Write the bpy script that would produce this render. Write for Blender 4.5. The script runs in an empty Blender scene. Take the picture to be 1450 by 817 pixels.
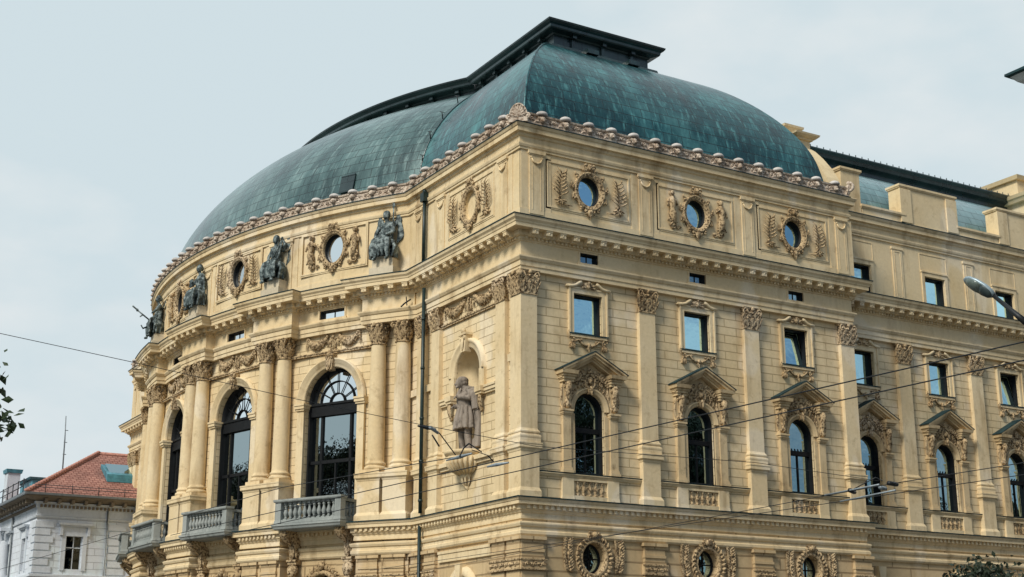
import bpy, bmesh, math, random
from mathutils import Vector, Matrix
R_ = math.radians
PI = math.pi
random.seed(7)
SC = bpy.context.scene
COL = SC.collection

# ------------------------------------------------------------------ camera
cd = bpy.data.cameras.new('camera'); cam = bpy.data.objects.new('camera', cd); COL.objects.link(cam)
cd.sensor_width = 36.0; cd.lens = 36.0 * 1977 / 1450; cd.clip_start = 0.1; cd.clip_end = 6000
CAM = Vector((-30.851, -50.990, 1.65))
cam.location = CAM
cam.rotation_euler = (R_(90 + 15.721), 0, R_(59.2 - 90))
SC.camera = cam

# ------------------------------------------------------------------ world, sun, exposure
W = bpy.data.worlds.new('World'); SC.world = W; W.use_nodes = True
nt = W.node_tree; nt.nodes.clear()
SUN_AZ = math.atan2(-0.30, -0.68)      # direction towards the sun, in plan
SUN_EL = R_(42)
def N(tree, typ, **kw):
    n = tree.nodes.new(typ)
    for k, v in kw.items(): setattr(n, k, v)
    return n
out = N(nt, 'ShaderNodeOutputWorld'); bg = N(nt, 'ShaderNodeBackground')
sky = N(nt, 'ShaderNodeTexSky'); sky.sky_type = 'NISHITA'; sky.sun_disc = False
sky.sun_elevation = SUN_EL; sky.sun_rotation = math.atan2(math.cos(SUN_AZ), math.sin(SUN_AZ))
sky.air_density = 1.0; sky.dust_density = 1.0; sky.ozone_density = 1.5
tc = N(nt, 'ShaderNodeTexCoord')
sep = N(nt, 'ShaderNodeSeparateXYZ'); nt.links.new(tc.outputs['Generated'], sep.inputs[0])
cn = N(nt, 'ShaderNodeTexNoise'); cn.inputs['Scale'].default_value = 3.6; cn.inputs['Detail'].default_value = 7; cn.inputs['Roughness'].default_value = .52
mp = N(nt, 'ShaderNodeMapping'); mp.inputs['Scale'].default_value = (1, 1, 2.2); mp.inputs['Location'].default_value = (3.1, 1.7, .4)
nt.links.new(tc.outputs['Generated'], mp.inputs[0]); nt.links.new(mp.outputs[0], cn.inputs['Vector'])
def math_node(tree, op, a, b=None, clamp=False):
    m = N(tree, 'ShaderNodeMath', operation=op); m.use_clamp = clamp
    for i, x in enumerate((a, b)):
        if x is None: continue
        if isinstance(x, (int, float)): m.inputs[i].default_value = x
        else: tree.links.new(x, m.inputs[i])
    return m.outputs[0]
# thin cloud veil thick over the theatre (+Y), broken to blue over the street behind the camera
veil = math_node(nt, 'MULTIPLY_ADD', sep.outputs['Y'], .52); veil.node.inputs[2].default_value = .53
wst = math_node(nt, 'MULTIPLY', math_node(nt, 'MULTIPLY', sep.outputs['X'], sep.outputs['X']), .36)
lowz = math_node(nt, 'MULTIPLY', sep.outputs['Z'], -.02)
cl = math_node(nt, 'MULTIPLY', math_node(nt, 'SUBTRACT', cn.outputs['Fac'], .5), 1.9)
msk = math_node(nt, 'ADD', math_node(nt, 'ADD', veil, wst), math_node(nt, 'ADD', lowz, cl), clamp=True)
ramp = N(nt, 'ShaderNodeValToRGB'); nt.links.new(msk, ramp.inputs[0])
ramp.color_ramp.elements[0].position = .20; ramp.color_ramp.elements[0].color = (0, 0, 0, 1)
ramp.color_ramp.elements[1].position = .62; ramp.color_ramp.elements[1].color = (1, 1, 1, 1)
cn2 = N(nt, 'ShaderNodeTexNoise'); cn2.inputs['Scale'].default_value = 3.2; cn2.inputs['Detail'].default_value = 6; cn2.inputs['Roughness'].default_value = .5
mp2 = N(nt, 'ShaderNodeMapping'); mp2.inputs['Scale'].default_value = (1, 1, 2.0); mp2.inputs['Location'].default_value = (.3, 5.2, .9)
nt.links.new(tc.outputs['Generated'], mp2.inputs[0]); nt.links.new(mp2.outputs[0], cn2.inputs['Vector'])
pz = math_node(nt, 'MULTIPLY_ADD', sep.outputs['Z'], -1.1); pz.node.inputs[2].default_value = .42
xb = math_node(nt, 'MULTIPLY_ADD', sep.outputs['X'], .5); xb.node.inputs[2].default_value = -.22
pk = math_node(nt, 'ADD', math_node(nt, 'ADD', math_node(nt, 'MULTIPLY', math_node(nt, 'SUBTRACT', cn2.outputs['Fac'], .5), 2.2), pz), xb)
ramp2 = N(nt, 'ShaderNodeValToRGB'); nt.links.new(pk, ramp2.inputs[0])
ramp2.color_ramp.elements[0].position = .12; ramp2.color_ramp.elements[0].color = (6.3, 7.35, 7.8, 1)
ramp2.color_ramp.elements[1].position = .55; ramp2.color_ramp.elements[1].color = (8.3, 8.5, 8.5, 1)
mx = N(nt, 'ShaderNodeMix', data_type='RGBA'); nt.links.new(ramp.outputs[0], mx.inputs[0])
nt.links.new(sky.outputs[0], mx.inputs[6]); nt.links.new(ramp2.outputs[0], mx.inputs[7])
nt.links.new(mx.outputs[2], bg.inputs[0]); bg.inputs[1].default_value = 0.10
nt.links.new(bg.outputs[0], out.inputs[0])
sd = bpy.data.lights.new('sun', 'SUN'); sd.energy = 3.35; sd.angle = R_(16); sd.color = (1, .95, .86)
so = bpy.data.objects.new('sun', sd); COL.objects.link(so)
sv = Vector((math.cos(SUN_AZ) * math.cos(SUN_EL), math.sin(SUN_AZ) * math.cos(SUN_EL), math.sin(SUN_EL)))
so.rotation_euler = sv.to_track_quat('Z', 'Y').to_euler(); so.location = (-60, -60, 80)
SC.view_settings.view_transform = 'Standard'; SC.view_settings.look = 'None'
SC.view_settings.exposure = 0.0; SC.view_settings.gamma = 1.0; SC.view_settings.use_curve_mapping = False
SC.render.engine = 'CYCLES'
SC.render.resolution_x = 1024; SC.render.resolution_y = 577

# ------------------------------------------------------------------ materials
def newmat(name):
    m = bpy.data.materials.new(name); m.use_nodes = True
    t = m.node_tree; b = t.nodes['Principled BSDF']
    return m, t, b
def noise(t, vec, scale, detail=4, rough=.55):
    n = N(t, 'ShaderNodeTexNoise'); n.inputs['Scale'].default_value = scale; n.inputs['Detail'].default_value = detail
    n.inputs['Roughness'].default_value = rough
    if vec is not None: t.links.new(vec, n.inputs['Vector'])
    return n.outputs['Fac']
def rampc(t, fac, stops):
    r = N(t, 'ShaderNodeValToRGB'); t.links.new(fac, r.inputs[0])
    e = r.color_ramp.elements
    while len(e) < len(stops): e.new(.5)
    for i, (p, c) in enumerate(stops):
        e[i].position = p; e[i].color = (c[0], c[1], c[2], 1) if not isinstance(c, (int, float)) else (c, c, c, 1)
    return r.outputs[0]
def mixc(t, fac, a, b, mode='MIX'):
    m = N(t, 'ShaderNodeMix', data_type='RGBA', blend_type=mode)
    for i, x in ((0, fac), (6, a), (7, b)):
        if isinstance(x, (int, float)): m.inputs[i].default_value = x
        elif isinstance(x, tuple): m.inputs[i].default_value = (*x, 1)
        else: t.links.new(x, m.inputs[i])
    return m.outputs[2]
def scaled(t, vec, s):
    m = N(t, 'ShaderNodeMapping'); m.inputs['Scale'].default_value = s; t.links.new(vec, m.inputs[0]); return m.outputs[0]
def bump(t, b, h, strength, dist=.02, prev=None):
    bn = N(t, 'ShaderNodeBump'); bn.inputs['Strength'].default_value = strength; bn.inputs['Distance'].default_value = dist
    t.links.new(h, bn.inputs['Height'])
    if prev: t.links.new(prev, bn.inputs['Normal'])
    t.links.new(bn.outputs[0], b.inputs['Normal']); return bn.outputs[0]
def pos(t): return N(t, 'ShaderNodeNewGeometry').outputs['Position']

def stucco(name, c1, c2, dirt, joints=None, dirtamt=.35, bumpy=.25, streak=.5, grime_shade=0.):
    m, t, b = newmat(name); p = pos(t)
    base = mixc(t, rampc(t, noise(t, p, .35, 5), [(.3, 0), (.7, 1)]), c1, c2)
    if grime_shade == 0 and joints is not None or name.startswith('ochre'):      # repaired, paler plaster patches
        pv_ = noise(t, scaled(t, p, (1.0, 1.0, .7)), .42, 2, .4)
        base = mixc(t, math_node(t, 'MULTIPLY', rampc(t, pv_, [(.60, 0), (.64, 1)]), .45), base, tuple(min(.8, x * (1.06, 1.14, 1.38)[i]) for i, x in enumerate(c1)))
    fine = rampc(t, noise(t, p, 6, 6, .65), [(.35, .94), (.65, 1.04)])
    base = mixc(t, 1.0, base, fine, 'MULTIPLY')
    st = noise(t, scaled(t, p, (1.3, 1.3, .22)), 1.0, 5, .6)       # rain streaks
    sf = math_node(t, 'MULTIPLY', rampc(t, st, [(.53, 0), (.76, 1)]), streak)
    base = mixc(t, sf, base, dirt)
    sp = math_node(t, 'MULTIPLY', rampc(t, noise(t, p, 1.7, 8, .7), [(.55, 0), (.72, 1)]), dirtamt)
    base = mixc(t, sp, base, dirt)
    if grime_shade:
        gr = math_node(t, 'MULTIPLY', rampc(t, noise(t, p, 9.5, 3, .6), [(.47, 0), (.60, 1)]), grime_shade)  # fine dirt specks that also paint in the dark of carved crevices
        base = mixc(t, gr, base, dirt)
    prev = None
    if joints:
        uv = N(t, 'ShaderNodeUVMap').outputs[0]
        br = N(t, 'ShaderNodeTexBrick'); t.links.new(uv, br.inputs['Vector'])
        br.inputs['Scale'].default_value = 1.0
        br.inputs['Brick Width'].default_value = joints[0]; br.inputs['Row Height'].default_value = joints[1]
        br.inputs['Mortar Size'].default_value = joints[2]; br.inputs['Mortar Smooth'].default_value = .3
        br.offset = .5
        br.inputs['Color1'].default_value = (.95, .945, .94, 1); br.inputs['Color2'].default_value = (1.04, 1.04, 1.04, 1)
        br.inputs['Mortar'].default_value = (.96, .95, .93, 1)
        base = mixc(t, 1.0, base, br.outputs['Color'], 'MULTIPLY')
        base = mixc(t, math_node(t, 'MULTIPLY', br.outputs['Fac'], .55), base, tuple(x * .7 for x in dirt))
        inv = math_node(t, 'SUBTRACT', 1.0, br.outputs['Fac'])
        prev = bump(t, b, inv, .9, .03)
    t.links.new(base, b.inputs['Base Color'])
    b.inputs['Roughness'].default_value = .88
    b.inputs['Specular IOR Level'].default_value = .25
    bump(t, b, noise(t, p, 28, 5, .7), bumpy, .015, prev)
    return m
OC1, OC2, OD = (.735, .60, .38), (.655, .50, .275), (.34, .225, .10)
M = {}
M['wall'] = stucco('ochre_ashlar_stucco', OC1, OC2, OD, joints=(1.46, .405, .022))
M['wallw'] = stucco('ochre_plain_stucco', OC1, OC2, OD)
M['base'] = stucco('ochre_banded_stucco', (.60, .45, .26), (.52, .38, .20), (.22, .14, .07), joints=(2.6, .56, .045), dirtamt=.45)
M['trim'] = stucco('ochre_moulded_stucco', (.74, .605, .385), (.655, .50, .28), (.26, .165, .07), streak=.7, dirtamt=.5)
M['orn'] = stucco('ochre_modelled_ornament', (.60, .455, .27), (.44, .31, .16), (.075, .043, .02), dirtamt=.6, bumpy=.6, grime_shade=.9)
M['dirtytrim'] = stucco('sooty_ochre_stucco', (.63, .485, .285), (.52, .385, .205), (.15, .095, .045), dirtamt=.8, streak=.9, bumpy=.35)
M['pink'] = stucco('weathered_terracotta', (.66, .575, .47), (.52, .41, .30), (.16, .09, .05), dirtamt=.8, bumpy=.5, grime_shade=.7)
M['greystone'] = stucco('weathered_grey_stone', (.37, .385, .355), (.24, .265, .25), (.055, .065, .065), dirtamt=.75, bumpy=.5)
M['palestone'] = stucco('statue_limestone', (.38, .32, .26), (.23, .19, .15), (.04, .033, .027), dirtamt=.85, bumpy=.4, streak=.95)
M['cap'] = stucco('pale_cap_stone', (.60, .57, .53), (.46, .42, .38), (.15, .12, .10), dirtamt=.6)
M['plinth'] = stucco('pale_plinth_stone', (.60, .52, .38), (.50, .42, .29), (.25, .2, .13), dirtamt=.4)
M['whitewall'] = stucco('blue_white_stucco', (.66, .70, .74), (.60, .64, .69), (.46, .47, .48), joints=(1.5, .52, .022), dirtamt=.3, streak=.4)
M['whitetrim'] = stucco('blue_white_trim', (.62, .66, .69), (.55, .59, .63), (.30, .30, .29), dirtamt=.35)
M['beigewood'] = stucco('beige_eave_boards', (.26, .215, .155), (.18, .145, .105), (.10, .08, .06), dirtamt=.6)
M['eavestone'] = stucco('grey_white_cornice', (.52, .55, .53), (.40, .43, .42), (.18, .19, .19), dirtamt=.5)

def copper(name, dark, mid, light, run=(1.1, .17), scuff=(2.0, .42), amt=.75, coat=.5):
    m, t, b = newmat(name); p = pos(t); uv = N(t, 'ShaderNodeUVMap').outputs[0]
    n1 = noise(t, scaled(t, uv, (*run, 1)), 1.0, 7, .62)      # run-off streaks down the slope
    n2 = noise(t, uv, .16, 4, .5)
    f = math_node(t, 'ADD', math_node(t, 'MULTIPLY', n1, .50), math_node(t, 'MULTIPLY', n2, .52))
    col = rampc(t, f, [(.38, dark), (.51, mid), (.70, light)])
    sk = N(t, 'ShaderNodeMapping'); sk.inputs['Rotation'].default_value = (0, 0, R_(38)); sk.inputs['Scale'].default_value = (*scuff, 1); t.links.new(uv, sk.inputs[0])
    n3 = noise(t, sk.outputs[0], 1.6, 5, .7)                      # scuffs across the sheets
    col = mixc(t, math_node(t, 'MULTIPLY', rampc(t, n3, [(.52, 0), (.66, 1)]), amt), col, light)
    br = N(t, 'ShaderNodeTexBrick'); t.links.new(uv, br.inputs['Vector']); br.inputs['Scale'].default_value = 1
    br.inputs['Brick Width'].default_value = 1.15; br.inputs['Row Height'].default_value = .56; br.inputs['Mortar Size'].default_value = .02
    br.inputs['Color1'].default_value = (.82, .82, .82, 1); br.inputs['Color2'].default_value = (1.12, 1.12, 1.12, 1); br.inputs['Mortar'].default_value = (.9, .9, .9, 1)
    col = mixc(t, 1.0, col, br.outputs['Color'], 'MULTIPLY')
    col = mixc(t, math_node(t, 'MULTIPLY', br.outputs['Fac'], .75), col, tuple(x * .4 for x in dark))
    t.links.new(col, b.inputs['Base Color'])
    b.inputs['Metallic'].default_value = .25; b.inputs['Coat Weight'].default_value = coat; b.inputs['Coat Roughness'].default_value = .24
    t.links.new(rampc(t, n1, [(.3, .22), (.7, .42)]), b.inputs['Roughness'])
    pv = bump(t, b, math_node(t, 'SUBTRACT', 1, br.outputs['Fac']), 1.0, .05)
    bump(t, b, noise(t, uv, 2.2, 4), .35, .05, pv)
    return m
M['copper'] = copper('patinated_copper_sheet', (.003, .022, .027), (.006, .070, .080), (.085, .27, .27), (.7, .30), (2.3, .62), .8, .22)
M['copperbow'] = copper('streaked_green_copper_with_sheen', (.010, .036, .038), (.052, .112, .110), (.20, .30, .285))  # paler patina, with the bow's sky sheen mixed into the colour
M['copperpale'] = copper('pale_copper_sheet', (.05, .13, .14), (.12, .24, .25), (.24, .36, .37))
M['crown'] = copper('dark_copper_cresting', (.006, .020, .022), (.013, .034, .036), (.03, .062, .062))
def plain(name, c, rough=.5, metal=0., nz=.0, scale=5, spec=.5):
    m, t, b = newmat(name); p = pos(t)
    if nz: t.links.new(mixc(t, rampc(t, noise(t, p, scale, 5, .65), [(.35, 0), (.68, 1)]), tuple(x * (1 - nz) for x in c), tuple(min(1, x * (1 + nz)) for x in c)), b.inputs['Base Color'])
    else: b.inputs['Base Color'].default_value = (*c, 1)
    b.inputs['Roughness'].default_value = rough; b.inputs['Metallic'].default_value = metal; b.inputs['Specular IOR Level'].default_value = spec
    return m
M['flash'] = plain('green_copper_flashing', (.009, .033, .037), .7, .0, .5, 3, .3)
M['frame'] = plain('dark_window_frame', (.009, .010, .011), .6, 0, .3, 5, .2)
M['pipe'] = plain('dark_green_pipe', (.010, .026, .024), .45, .1, .4)
M['iron'] = plain('dark_iron', (.010, .012, .014), .5, .2)
M['steelblue'] = plain('grey_fitting', (.24, .28, .30), .45, .2, .3)
M['roomdark'] = plain('room_shade_black', (.02, .02, .02), .9)
def bronze():
    m, t, b = newmat('patinated_bronze'); p = pos(t)
    n1 = noise(t, p, 4.6, 6, .64)
    col = rampc(t, n1, [(.40, (.014, .022, .022)), (.5, (.070, .098, .097)), (.62, (.27, .315, .30))])
    st = noise(t, scaled(t, p, (5, 5, .8)), 1.0, 5)
    col = mixc(t, math_node(t, 'MULTIPLY', rampc(t, st, [(.52, 0), (.68, 1)]), .6), col, (.02, .028, .028))
    t.links.new(col, b.inputs['Base Color']); b.inputs['Roughness'].default_value = .62; b.inputs['Metallic'].default_value = .15
    bump(t, b, noise(t, p, 16, 4), .4, .03)
    return m
M['bronze'] = bronze()
def glassmat(name, refl, wob):
    m, t, b = newmat(name); p = pos(t)
    oi = N(t, 'ShaderNodeObjectInfo').outputs['Random']
    t.links.new(mixc(t, 1.0, refl, rampc(t, oi, [(0, .72), (1, 1.12)]), 'MULTIPLY'), b.inputs['Base Color']); b.inputs['Metallic'].default_value = 1.0; b.inputs['Roughness'].default_value = .015
    bump(t, b, noise(t, p, .9, 3), wob * 1.8, .05)
    return m
M['glass'] = glassmat('coated_window_glass', (.58, .88, .94), .10)
M['glassdk'] = glassmat('dark_window_glass', (.32, .45, .49), .16)
M['glassbig'] = glassmat('tall_window_glass', (.42, .48, .49), .12)
M['glassfan'] = glassmat('fanlight_glass', (.86, .89, .90), .08)
M['glassdim'] = glassmat('dim_window_glass', (.07, .08, .085), .1)
def tiles():
    m, t, b = newmat('red_clay_tiles'); uv = N(t, 'ShaderNodeUVMap').outputs[0]; p = pos(t)
    br = N(t, 'ShaderNodeTexBrick'); t.links.new(uv, br.inputs['Vector']); br.inputs['Scale'].default_value = 1
    br.inputs['Brick Width'].default_value = .42; br.inputs['Row Height'].default_value = .36; br.inputs['Mortar Size'].default_value = .03
    br.inputs['Color1'].default_value = (.29, .135, .105, 1); br.inputs['Color2'].default_value = (.39, .195, .15, 1); br.inputs['Mortar'].default_value = (.17, .06, .04, 1)
    col = mixc(t, 1.0, br.outputs['Color'], rampc(t, noise(t, p, .8, 5), [(.3, .70), (.7, 1.16)]), 'MULTIPLY')
    t.links.new(col, b.inputs['Base Color']); b.inputs['Roughness'].default_value = .85
    bump(t, b, math_node(t, 'SUBTRACT', 1, br.outputs['Fac']), .8, .04)
    return m
M['tiles'] = tiles()
M['ridge'] = plain('pale_ridge_tile', (.42, .20, .15), .8, 0, .3)
M['bluemetal'] = plain('blue_green_sheet_metal', (.07, .24, .30), .45, .2, .4, 2)
M['zinc'] = plain('zinc_gutter', (.20, .22, .23), .45, .4, .2)
M['lamp'] = plain('lamp_housing', (.30, .38, .42), .35, .3, .15)
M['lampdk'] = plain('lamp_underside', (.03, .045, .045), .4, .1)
M['lens'] = plain('lamp_lens', (.12, .15, .13), .15, .1, .2, 20)
def foliage(name, a, b_, tr=.25):
    m, t, b = newmat(name); p = pos(t)
    col = mixc(t, rampc(t, noise(t, p, 1.2, 5, .7), [(.35, 0), (.68, 1)]), a, b_)
    t.links.new(col, b.inputs['Base Color']); b.inputs['Roughness'].default_value = .55; b.inputs['Specular IOR Level'].default_value = .35
    return m
M['leaf'] = foliage('dark_green_leaves', (.022, .040, .016), (.055, .085, .03))
M['leafdk'] = foliage('deep_green_leaves', (.016, .026, .016), (.035, .05, .028))  # darker, duller leaf green
M['bark'] = plain('tree_bark', (.06, .045, .035), .9, 0, .4)
def ground(name, c, nz=.25, scale=.6):
    m, t, b = newmat(name); p = pos(t)
    col = mixc(t, rampc(t, noise(t, p, scale, 8, .7), [(.3, 0), (.7, 1)]), tuple(x * (1 - nz) for x in c), tuple(x * (1 + nz) for x in c))
    t.links.new(col, b.inputs['Base Color']); b.inputs['Roughness'].default_value = .9
    bump(t, b, noise(t, p, 40, 4), .3, .01); return m
M['asphalt'] = ground('street_asphalt', (.06, .06, .062))
M['paving'] = ground('pavement_slabs', (.14, .135, .125))
M['earth'] = ground('city_ground', (.075, .072, .066), .3, .05)
M['paint'] = plain('white_road_paint', (.75, .75, .72), .7, 0, .1)

# ------------------------------------------------------------------ mesh builder: coordinates are (u along the wall, d outwards, z up)
def ident(u, d, z): return (u, -d, z)
def raw(x, y, z): return (x, y, z)
class MB:
    def __init__(s): s.v = []; s.f = []; s.sm = []; s.uv = None
    def add(s, vs, fs, smooth=False):
        o = len(s.v); s.v += [tuple(v) for v in vs]
        for f in fs: s.f.append(tuple(i + o for i in f)); s.sm.append(smooth)
        return s
    def merge(s, b, off=(0, 0, 0), mir=False, rot=None, sc=1.0):
        vs = []
        for (u, d, z) in b.v:
            if mir: u = -u
            u *= sc; d *= sc; z *= sc
            if rot: u, z = u * math.cos(rot) - z * math.sin(rot), u * math.sin(rot) + z * math.cos(rot)
            vs.append((u + off[0], d + off[1], z + off[2]))
        o = len(s.v); s.v += vs
        for f, m in zip(b.f, b.sm): s.f.append(tuple(i + o for i in f)); s.sm.append(m)
        return s
    def box(s, u0, u1, d0, d1, z0, z1, g=0, gd=None):
        if gd is None: gd = g
        vs = [(u0, d0, z0), (u1, d0, z0), (u1, d1, z0), (u0, d1, z0), (u0 - g, d0, z1), (u1 + g, d0, z1), (u1 + g, d1 + gd, z1), (u0 - g, d1 + gd, z1)]
        return s.add(vs, [(0, 1, 2, 3), (7, 6, 5, 4), (0, 4, 5, 1), (1, 5, 6, 2), (2, 6, 7, 3), (3, 7, 4, 0)])
    def prism(s, poly, d0, d1):           # poly in (u,z)
        n = len(poly)
        vs = [(u, d0, z) for u, z in poly] + [(u, d1, z) for u, z in poly]
        fs = [tuple(range(n)), tuple(range(2 * n - 1, n - 1, -1))] + [(i, (i + 1) % n, n + (i + 1) % n, n + i) for i in range(n)]
        return s.add(vs, fs)
    def prism_d(s, poly, u0, u1):         # poly in (d,z), extruded along u
        n = len(poly)
        vs = [(u0, d, z) for d, z in poly] + [(u1, d, z) for d, z in poly]
        fs = [tuple(range(n)), tuple(range(2 * n - 1, n - 1, -1))] + [(i, (i + 1) % n, n + (i + 1) % n, n + i) for i in range(n)]
        return s.add(vs, fs)
    def lathe(s, prof, c=(0, 0), n=20, a0=0, a1=2 * PI, smooth=True):
        full = abs(a1 - a0 - 2 * PI) < 1e-6; m = n if full else n + 1
        vs = []
        for r, z in prof:
            for i in range(m):
                a = a0 + (a1 - a0) * i / n
                vs.append((c[0] + r * math.cos(a), c[1] + r * math.sin(a), z))
        fs = []
        for j in range(len(prof) - 1):
            for i in range(n):
                k = (i + 1) % m
                fs.append((j * m + i, j * m + k, (j + 1) * m + k, (j + 1) * m + i))
        s.add(vs, fs, smooth)
        if full:
            o = len(s.v) - len(vs)
            s.f.append(tuple(o + i for i in range(m))); s.sm.append(False)
            s.f.append(tuple(o + (len(prof) - 1) * m + i for i in range(m))); s.sm.append(False)
        return s
    def tube(s, pts, r, n=6, flat=1.0, caps=True):
        P = [Vector(p) for p in pts]; k = len(P)
        rs = r if isinstance(r, (list, tuple)) else [r] * k
        T = []
        for i in range(k):
            t = P[min(i + 1, k - 1)] - P[max(i - 1, 0)]
            T.append(t.normalized() if t.length > 1e-9 else Vector((0, 0, 1)))
        ref = Vector((0, 1, 0))
        if abs(T[0].dot(ref)) > .9: ref = Vector((1, 0, 0))
        a = (ref - T[0] * ref.dot(T[0])).normalized()
        vs = []
        for i in range(k):
            a = a - T[i] * a.dot(T[i])
            if a.length < 1e-6: a = T[i].orthogonal()
            a.normalize(); b = T[i].cross(a)
            for j in range(n):
                w = 2 * PI * j / n
                vs.append(P[i] + (a * math.cos(w) * flat + b * math.sin(w)) * rs[i])
        fs = [(i * n + j, i * n + (j + 1) % n, (i + 1) * n + (j + 1) % n, (i + 1) * n + j) for i in range(k - 1) for j in range(n)]
        if caps: fs += [tuple(range(n)), tuple((k - 1) * n + j for j in range(n))]
        return s.add(vs, fs, True)
    def blob(s, c, r, nu=8, nv=6):
        if isinstance(r, (int, float)): r = (r, r, r)
        vs = [(c[0], c[1], c[2] - r[2])]
        for j in range(1, nv):
            b = -PI / 2 + PI * j / nv
            for i in range(nu):
                a = 2 * PI * i / nu
                vs.append((c[0] + r[0] * math.cos(b) * math.cos(a), c[1] + r[1] * math.cos(b) * math.sin(a), c[2] + r[2] * math.sin(b)))
        vs.append((c[0], c[1], c[2] + r[2]))
        fs = [(0, 1 + (i + 1) % nu, 1 + i) for i in range(nu)]
        for j in range(nv - 2):
            for i in range(nu):
                p = 1 + j * nu
                fs.append((p + i, p + (i + 1) % nu, p + nu + (i + 1) % nu, p + nu + i))
        p = 1 + (nv - 2) * nu; L = len(vs) - 1
        fs += [(p + i, p + (i + 1) % nu, L) for i in range(nu)]
        return s.add(vs, fs, True)
    def leaf(s, p0, p1, p2, w, t=.03, n=6, pw=.8):
        P0, P1, P2 = Vector(p0), Vector(p1), Vector(p2); vs = []
        for i in range(n + 1):
            x = i / n
            p = P0 * (1 - x) ** 2 + P1 * 2 * x * (1 - x) + P2 * x * x
            tg = ((P1 - P0) * (1 - x) + (P2 - P1) * x)
            tg = tg.normalized() if tg.length > 1e-9 else Vector((0, 0, 1))
            wd = tg.cross(Vector((0, 1, 0)))
            if wd.length < .15: wd = Vector((1, 0, 0))
            wd.normalize(); nm = wd.cross(tg).normalized()
            ww = w * max(.06, math.sin(PI * min(1, x * .86 + .14)) ** pw)
            vs += [p + wd * ww * .5, p + nm * t, p - wd * ww * .5, p - nm * t]
        fs = [(i * 4 + j, i * 4 + (j + 1) % 4, i * 4 + 4 + (j + 1) % 4, i * 4 + 4 + j) for i in range(n) for j in range(4)]
        fs += [(0, 1, 2, 3), tuple(n * 4 + j for j in range(4))]
        return s.add(vs, fs, False)
    def scroll(s, c, r0, turns, a0, rad, sgn=1, d=0., n=6, inner=.12, dz=False):
        pts = []; k = int(14 * turns) + 2
        for i in range(k):
            x = i / (k - 1); a = a0 + sgn * 2 * PI * turns * x; r = r0 * (1 - x) + r0 * inner * x
            q = (r * math.cos(a), r * math.sin(a))
            pts.append((c[0], c[1] + q[0], c[2] + q[1]) if dz else (c[0] + q[0], c[1] + d, c[2] + q[1]))
        s.tube(pts, [rad * (1 - .45 * i / (k - 1)) for i in range(k)], n)
        s.blob(pts[-1] if inner > .3 else c if dz else (c[0], c[1] + d, c[2]), rad * 1.5, 6, 4)
        return s
    def sweep(s, pts, prof, smooth=False, closed=False, cap=False):
        n = len(pts); vs = []
        for i in range(n):
            p = Vector(pts[i])
            if closed: a = Vector(pts[i - 1]); b = Vector(pts[(i + 1) % n])
            else: a = Vector(pts[i - 1]) if i else None; b = Vector(pts[i + 1]) if i < n - 1 else None
            ns = []
            if a is not None: t = (p - a).normalized(); ns.append(Vector((-t.y, t.x)))
            if b is not None: t = (b - p).normalized(); ns.append(Vector((-t.y, t.x)))
            if len(ns) == 2:
                q = 1 + ns[0].dot(ns[1]); m = (ns[0] + ns[1]) / max(q, .25)
            else: m = ns[0]
            for d, z in prof: vs.append((p.x + m.x * d, p.y + m.y * d, z))
        k = len(prof); fs = []
        for i in range(n if closed else n - 1):
            j = (i + 1) % n
            for q in range(k - 1): fs.append((i * k + q, i * k + q + 1, j * k + q + 1, j * k + q))
        if cap: fs += [tuple(range(k)), tuple((n - 1) * k + q for q in range(k))]
        return s.add(vs, fs, smooth)
    def ring(s, c, ru, rz, prof, n=36, a0=0, a1=2 * PI):     # prof: (radial offset, d) swept round an ellipse in the (u,z) plane
        full = abs(a1 - a0 - 2 * PI) < 1e-6; m = n if full else n + 1; k = len(prof); vs = []
        for i in range(m):
            a = a0 + (a1 - a0) * i / n
            for o, d in prof: vs.append((c[0] + (ru + o) * math.cos(a), d, c[1] + (rz + o) * math.sin(a)))
        fs = [(i * k + q, i * k + q + 1, ((i + 1) % m) * k + q + 1, ((i + 1) % m) * k + q) for i in range(n) for q in range(k - 1)]
        return s.add(vs, fs, True)
    def build(s, name, mat, parent=None, mapf=ident, uvf=None, recalc=True):
        me = bpy.data.meshes.new(name)
        me.from_pydata([mapf(*v) for v in s.v], [], s.f)
        uvl = me.uv_layers.new(name='UVMap')
        src = s.uv if s.uv else ([uvf(*v) for v in s.v] if uvf else [(v[0], v[2]) for v in s.v])
        li = [0] * len(me.loops); me.loops.foreach_get('vertex_index', li)
        flat = []
        for i in li: flat += [src[i][0], src[i][1]]
        uvl.data.foreach_set('uv', flat)
        me.polygons.foreach_set('use_smooth', s.sm)
        me.materials.append(mat)
        if recalc:
            bm = bmesh.new(); bm.from_mesh(me); bmesh.ops.recalc_face_normals(bm, faces=bm.faces); bm.to_mesh(me); bm.free()
        me.update()
        o = bpy.data.objects.new(name, me); COL.objects.link(o)
        if parent: o.parent = parent
        return o
    def organic(s, name, mat, parent=None, voxel=.04, smooth=2):     # fuses overlapping forms into one continuous skin
        o = s.build(name, mat, parent)
        m = o.modifiers.new('r', 'REMESH'); m.mode = 'VOXEL'; m.voxel_size = voxel
        if smooth: q = o.modifiers.new('s', 'SMOOTH'); q.iterations = smooth; q.factor = .5
        dg = bpy.context.evaluated_depsgraph_get(); dg.update()
        me = bpy.data.meshes.new_from_object(o.evaluated_get(dg))
        o.modifiers.clear(); o.data = me; me.name = name
        if not me.materials: me.materials.append(mat)
        for p in me.polygons: p.use_smooth = True
        return o
def empty(name, loc=(0, 0, 0), parent=None):
    e = bpy.data.objects.new(name, None); COL.objects.link(e); e.location = loc; e.empty_display_size = .5
    if parent: e.parent = parent
    return e
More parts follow.
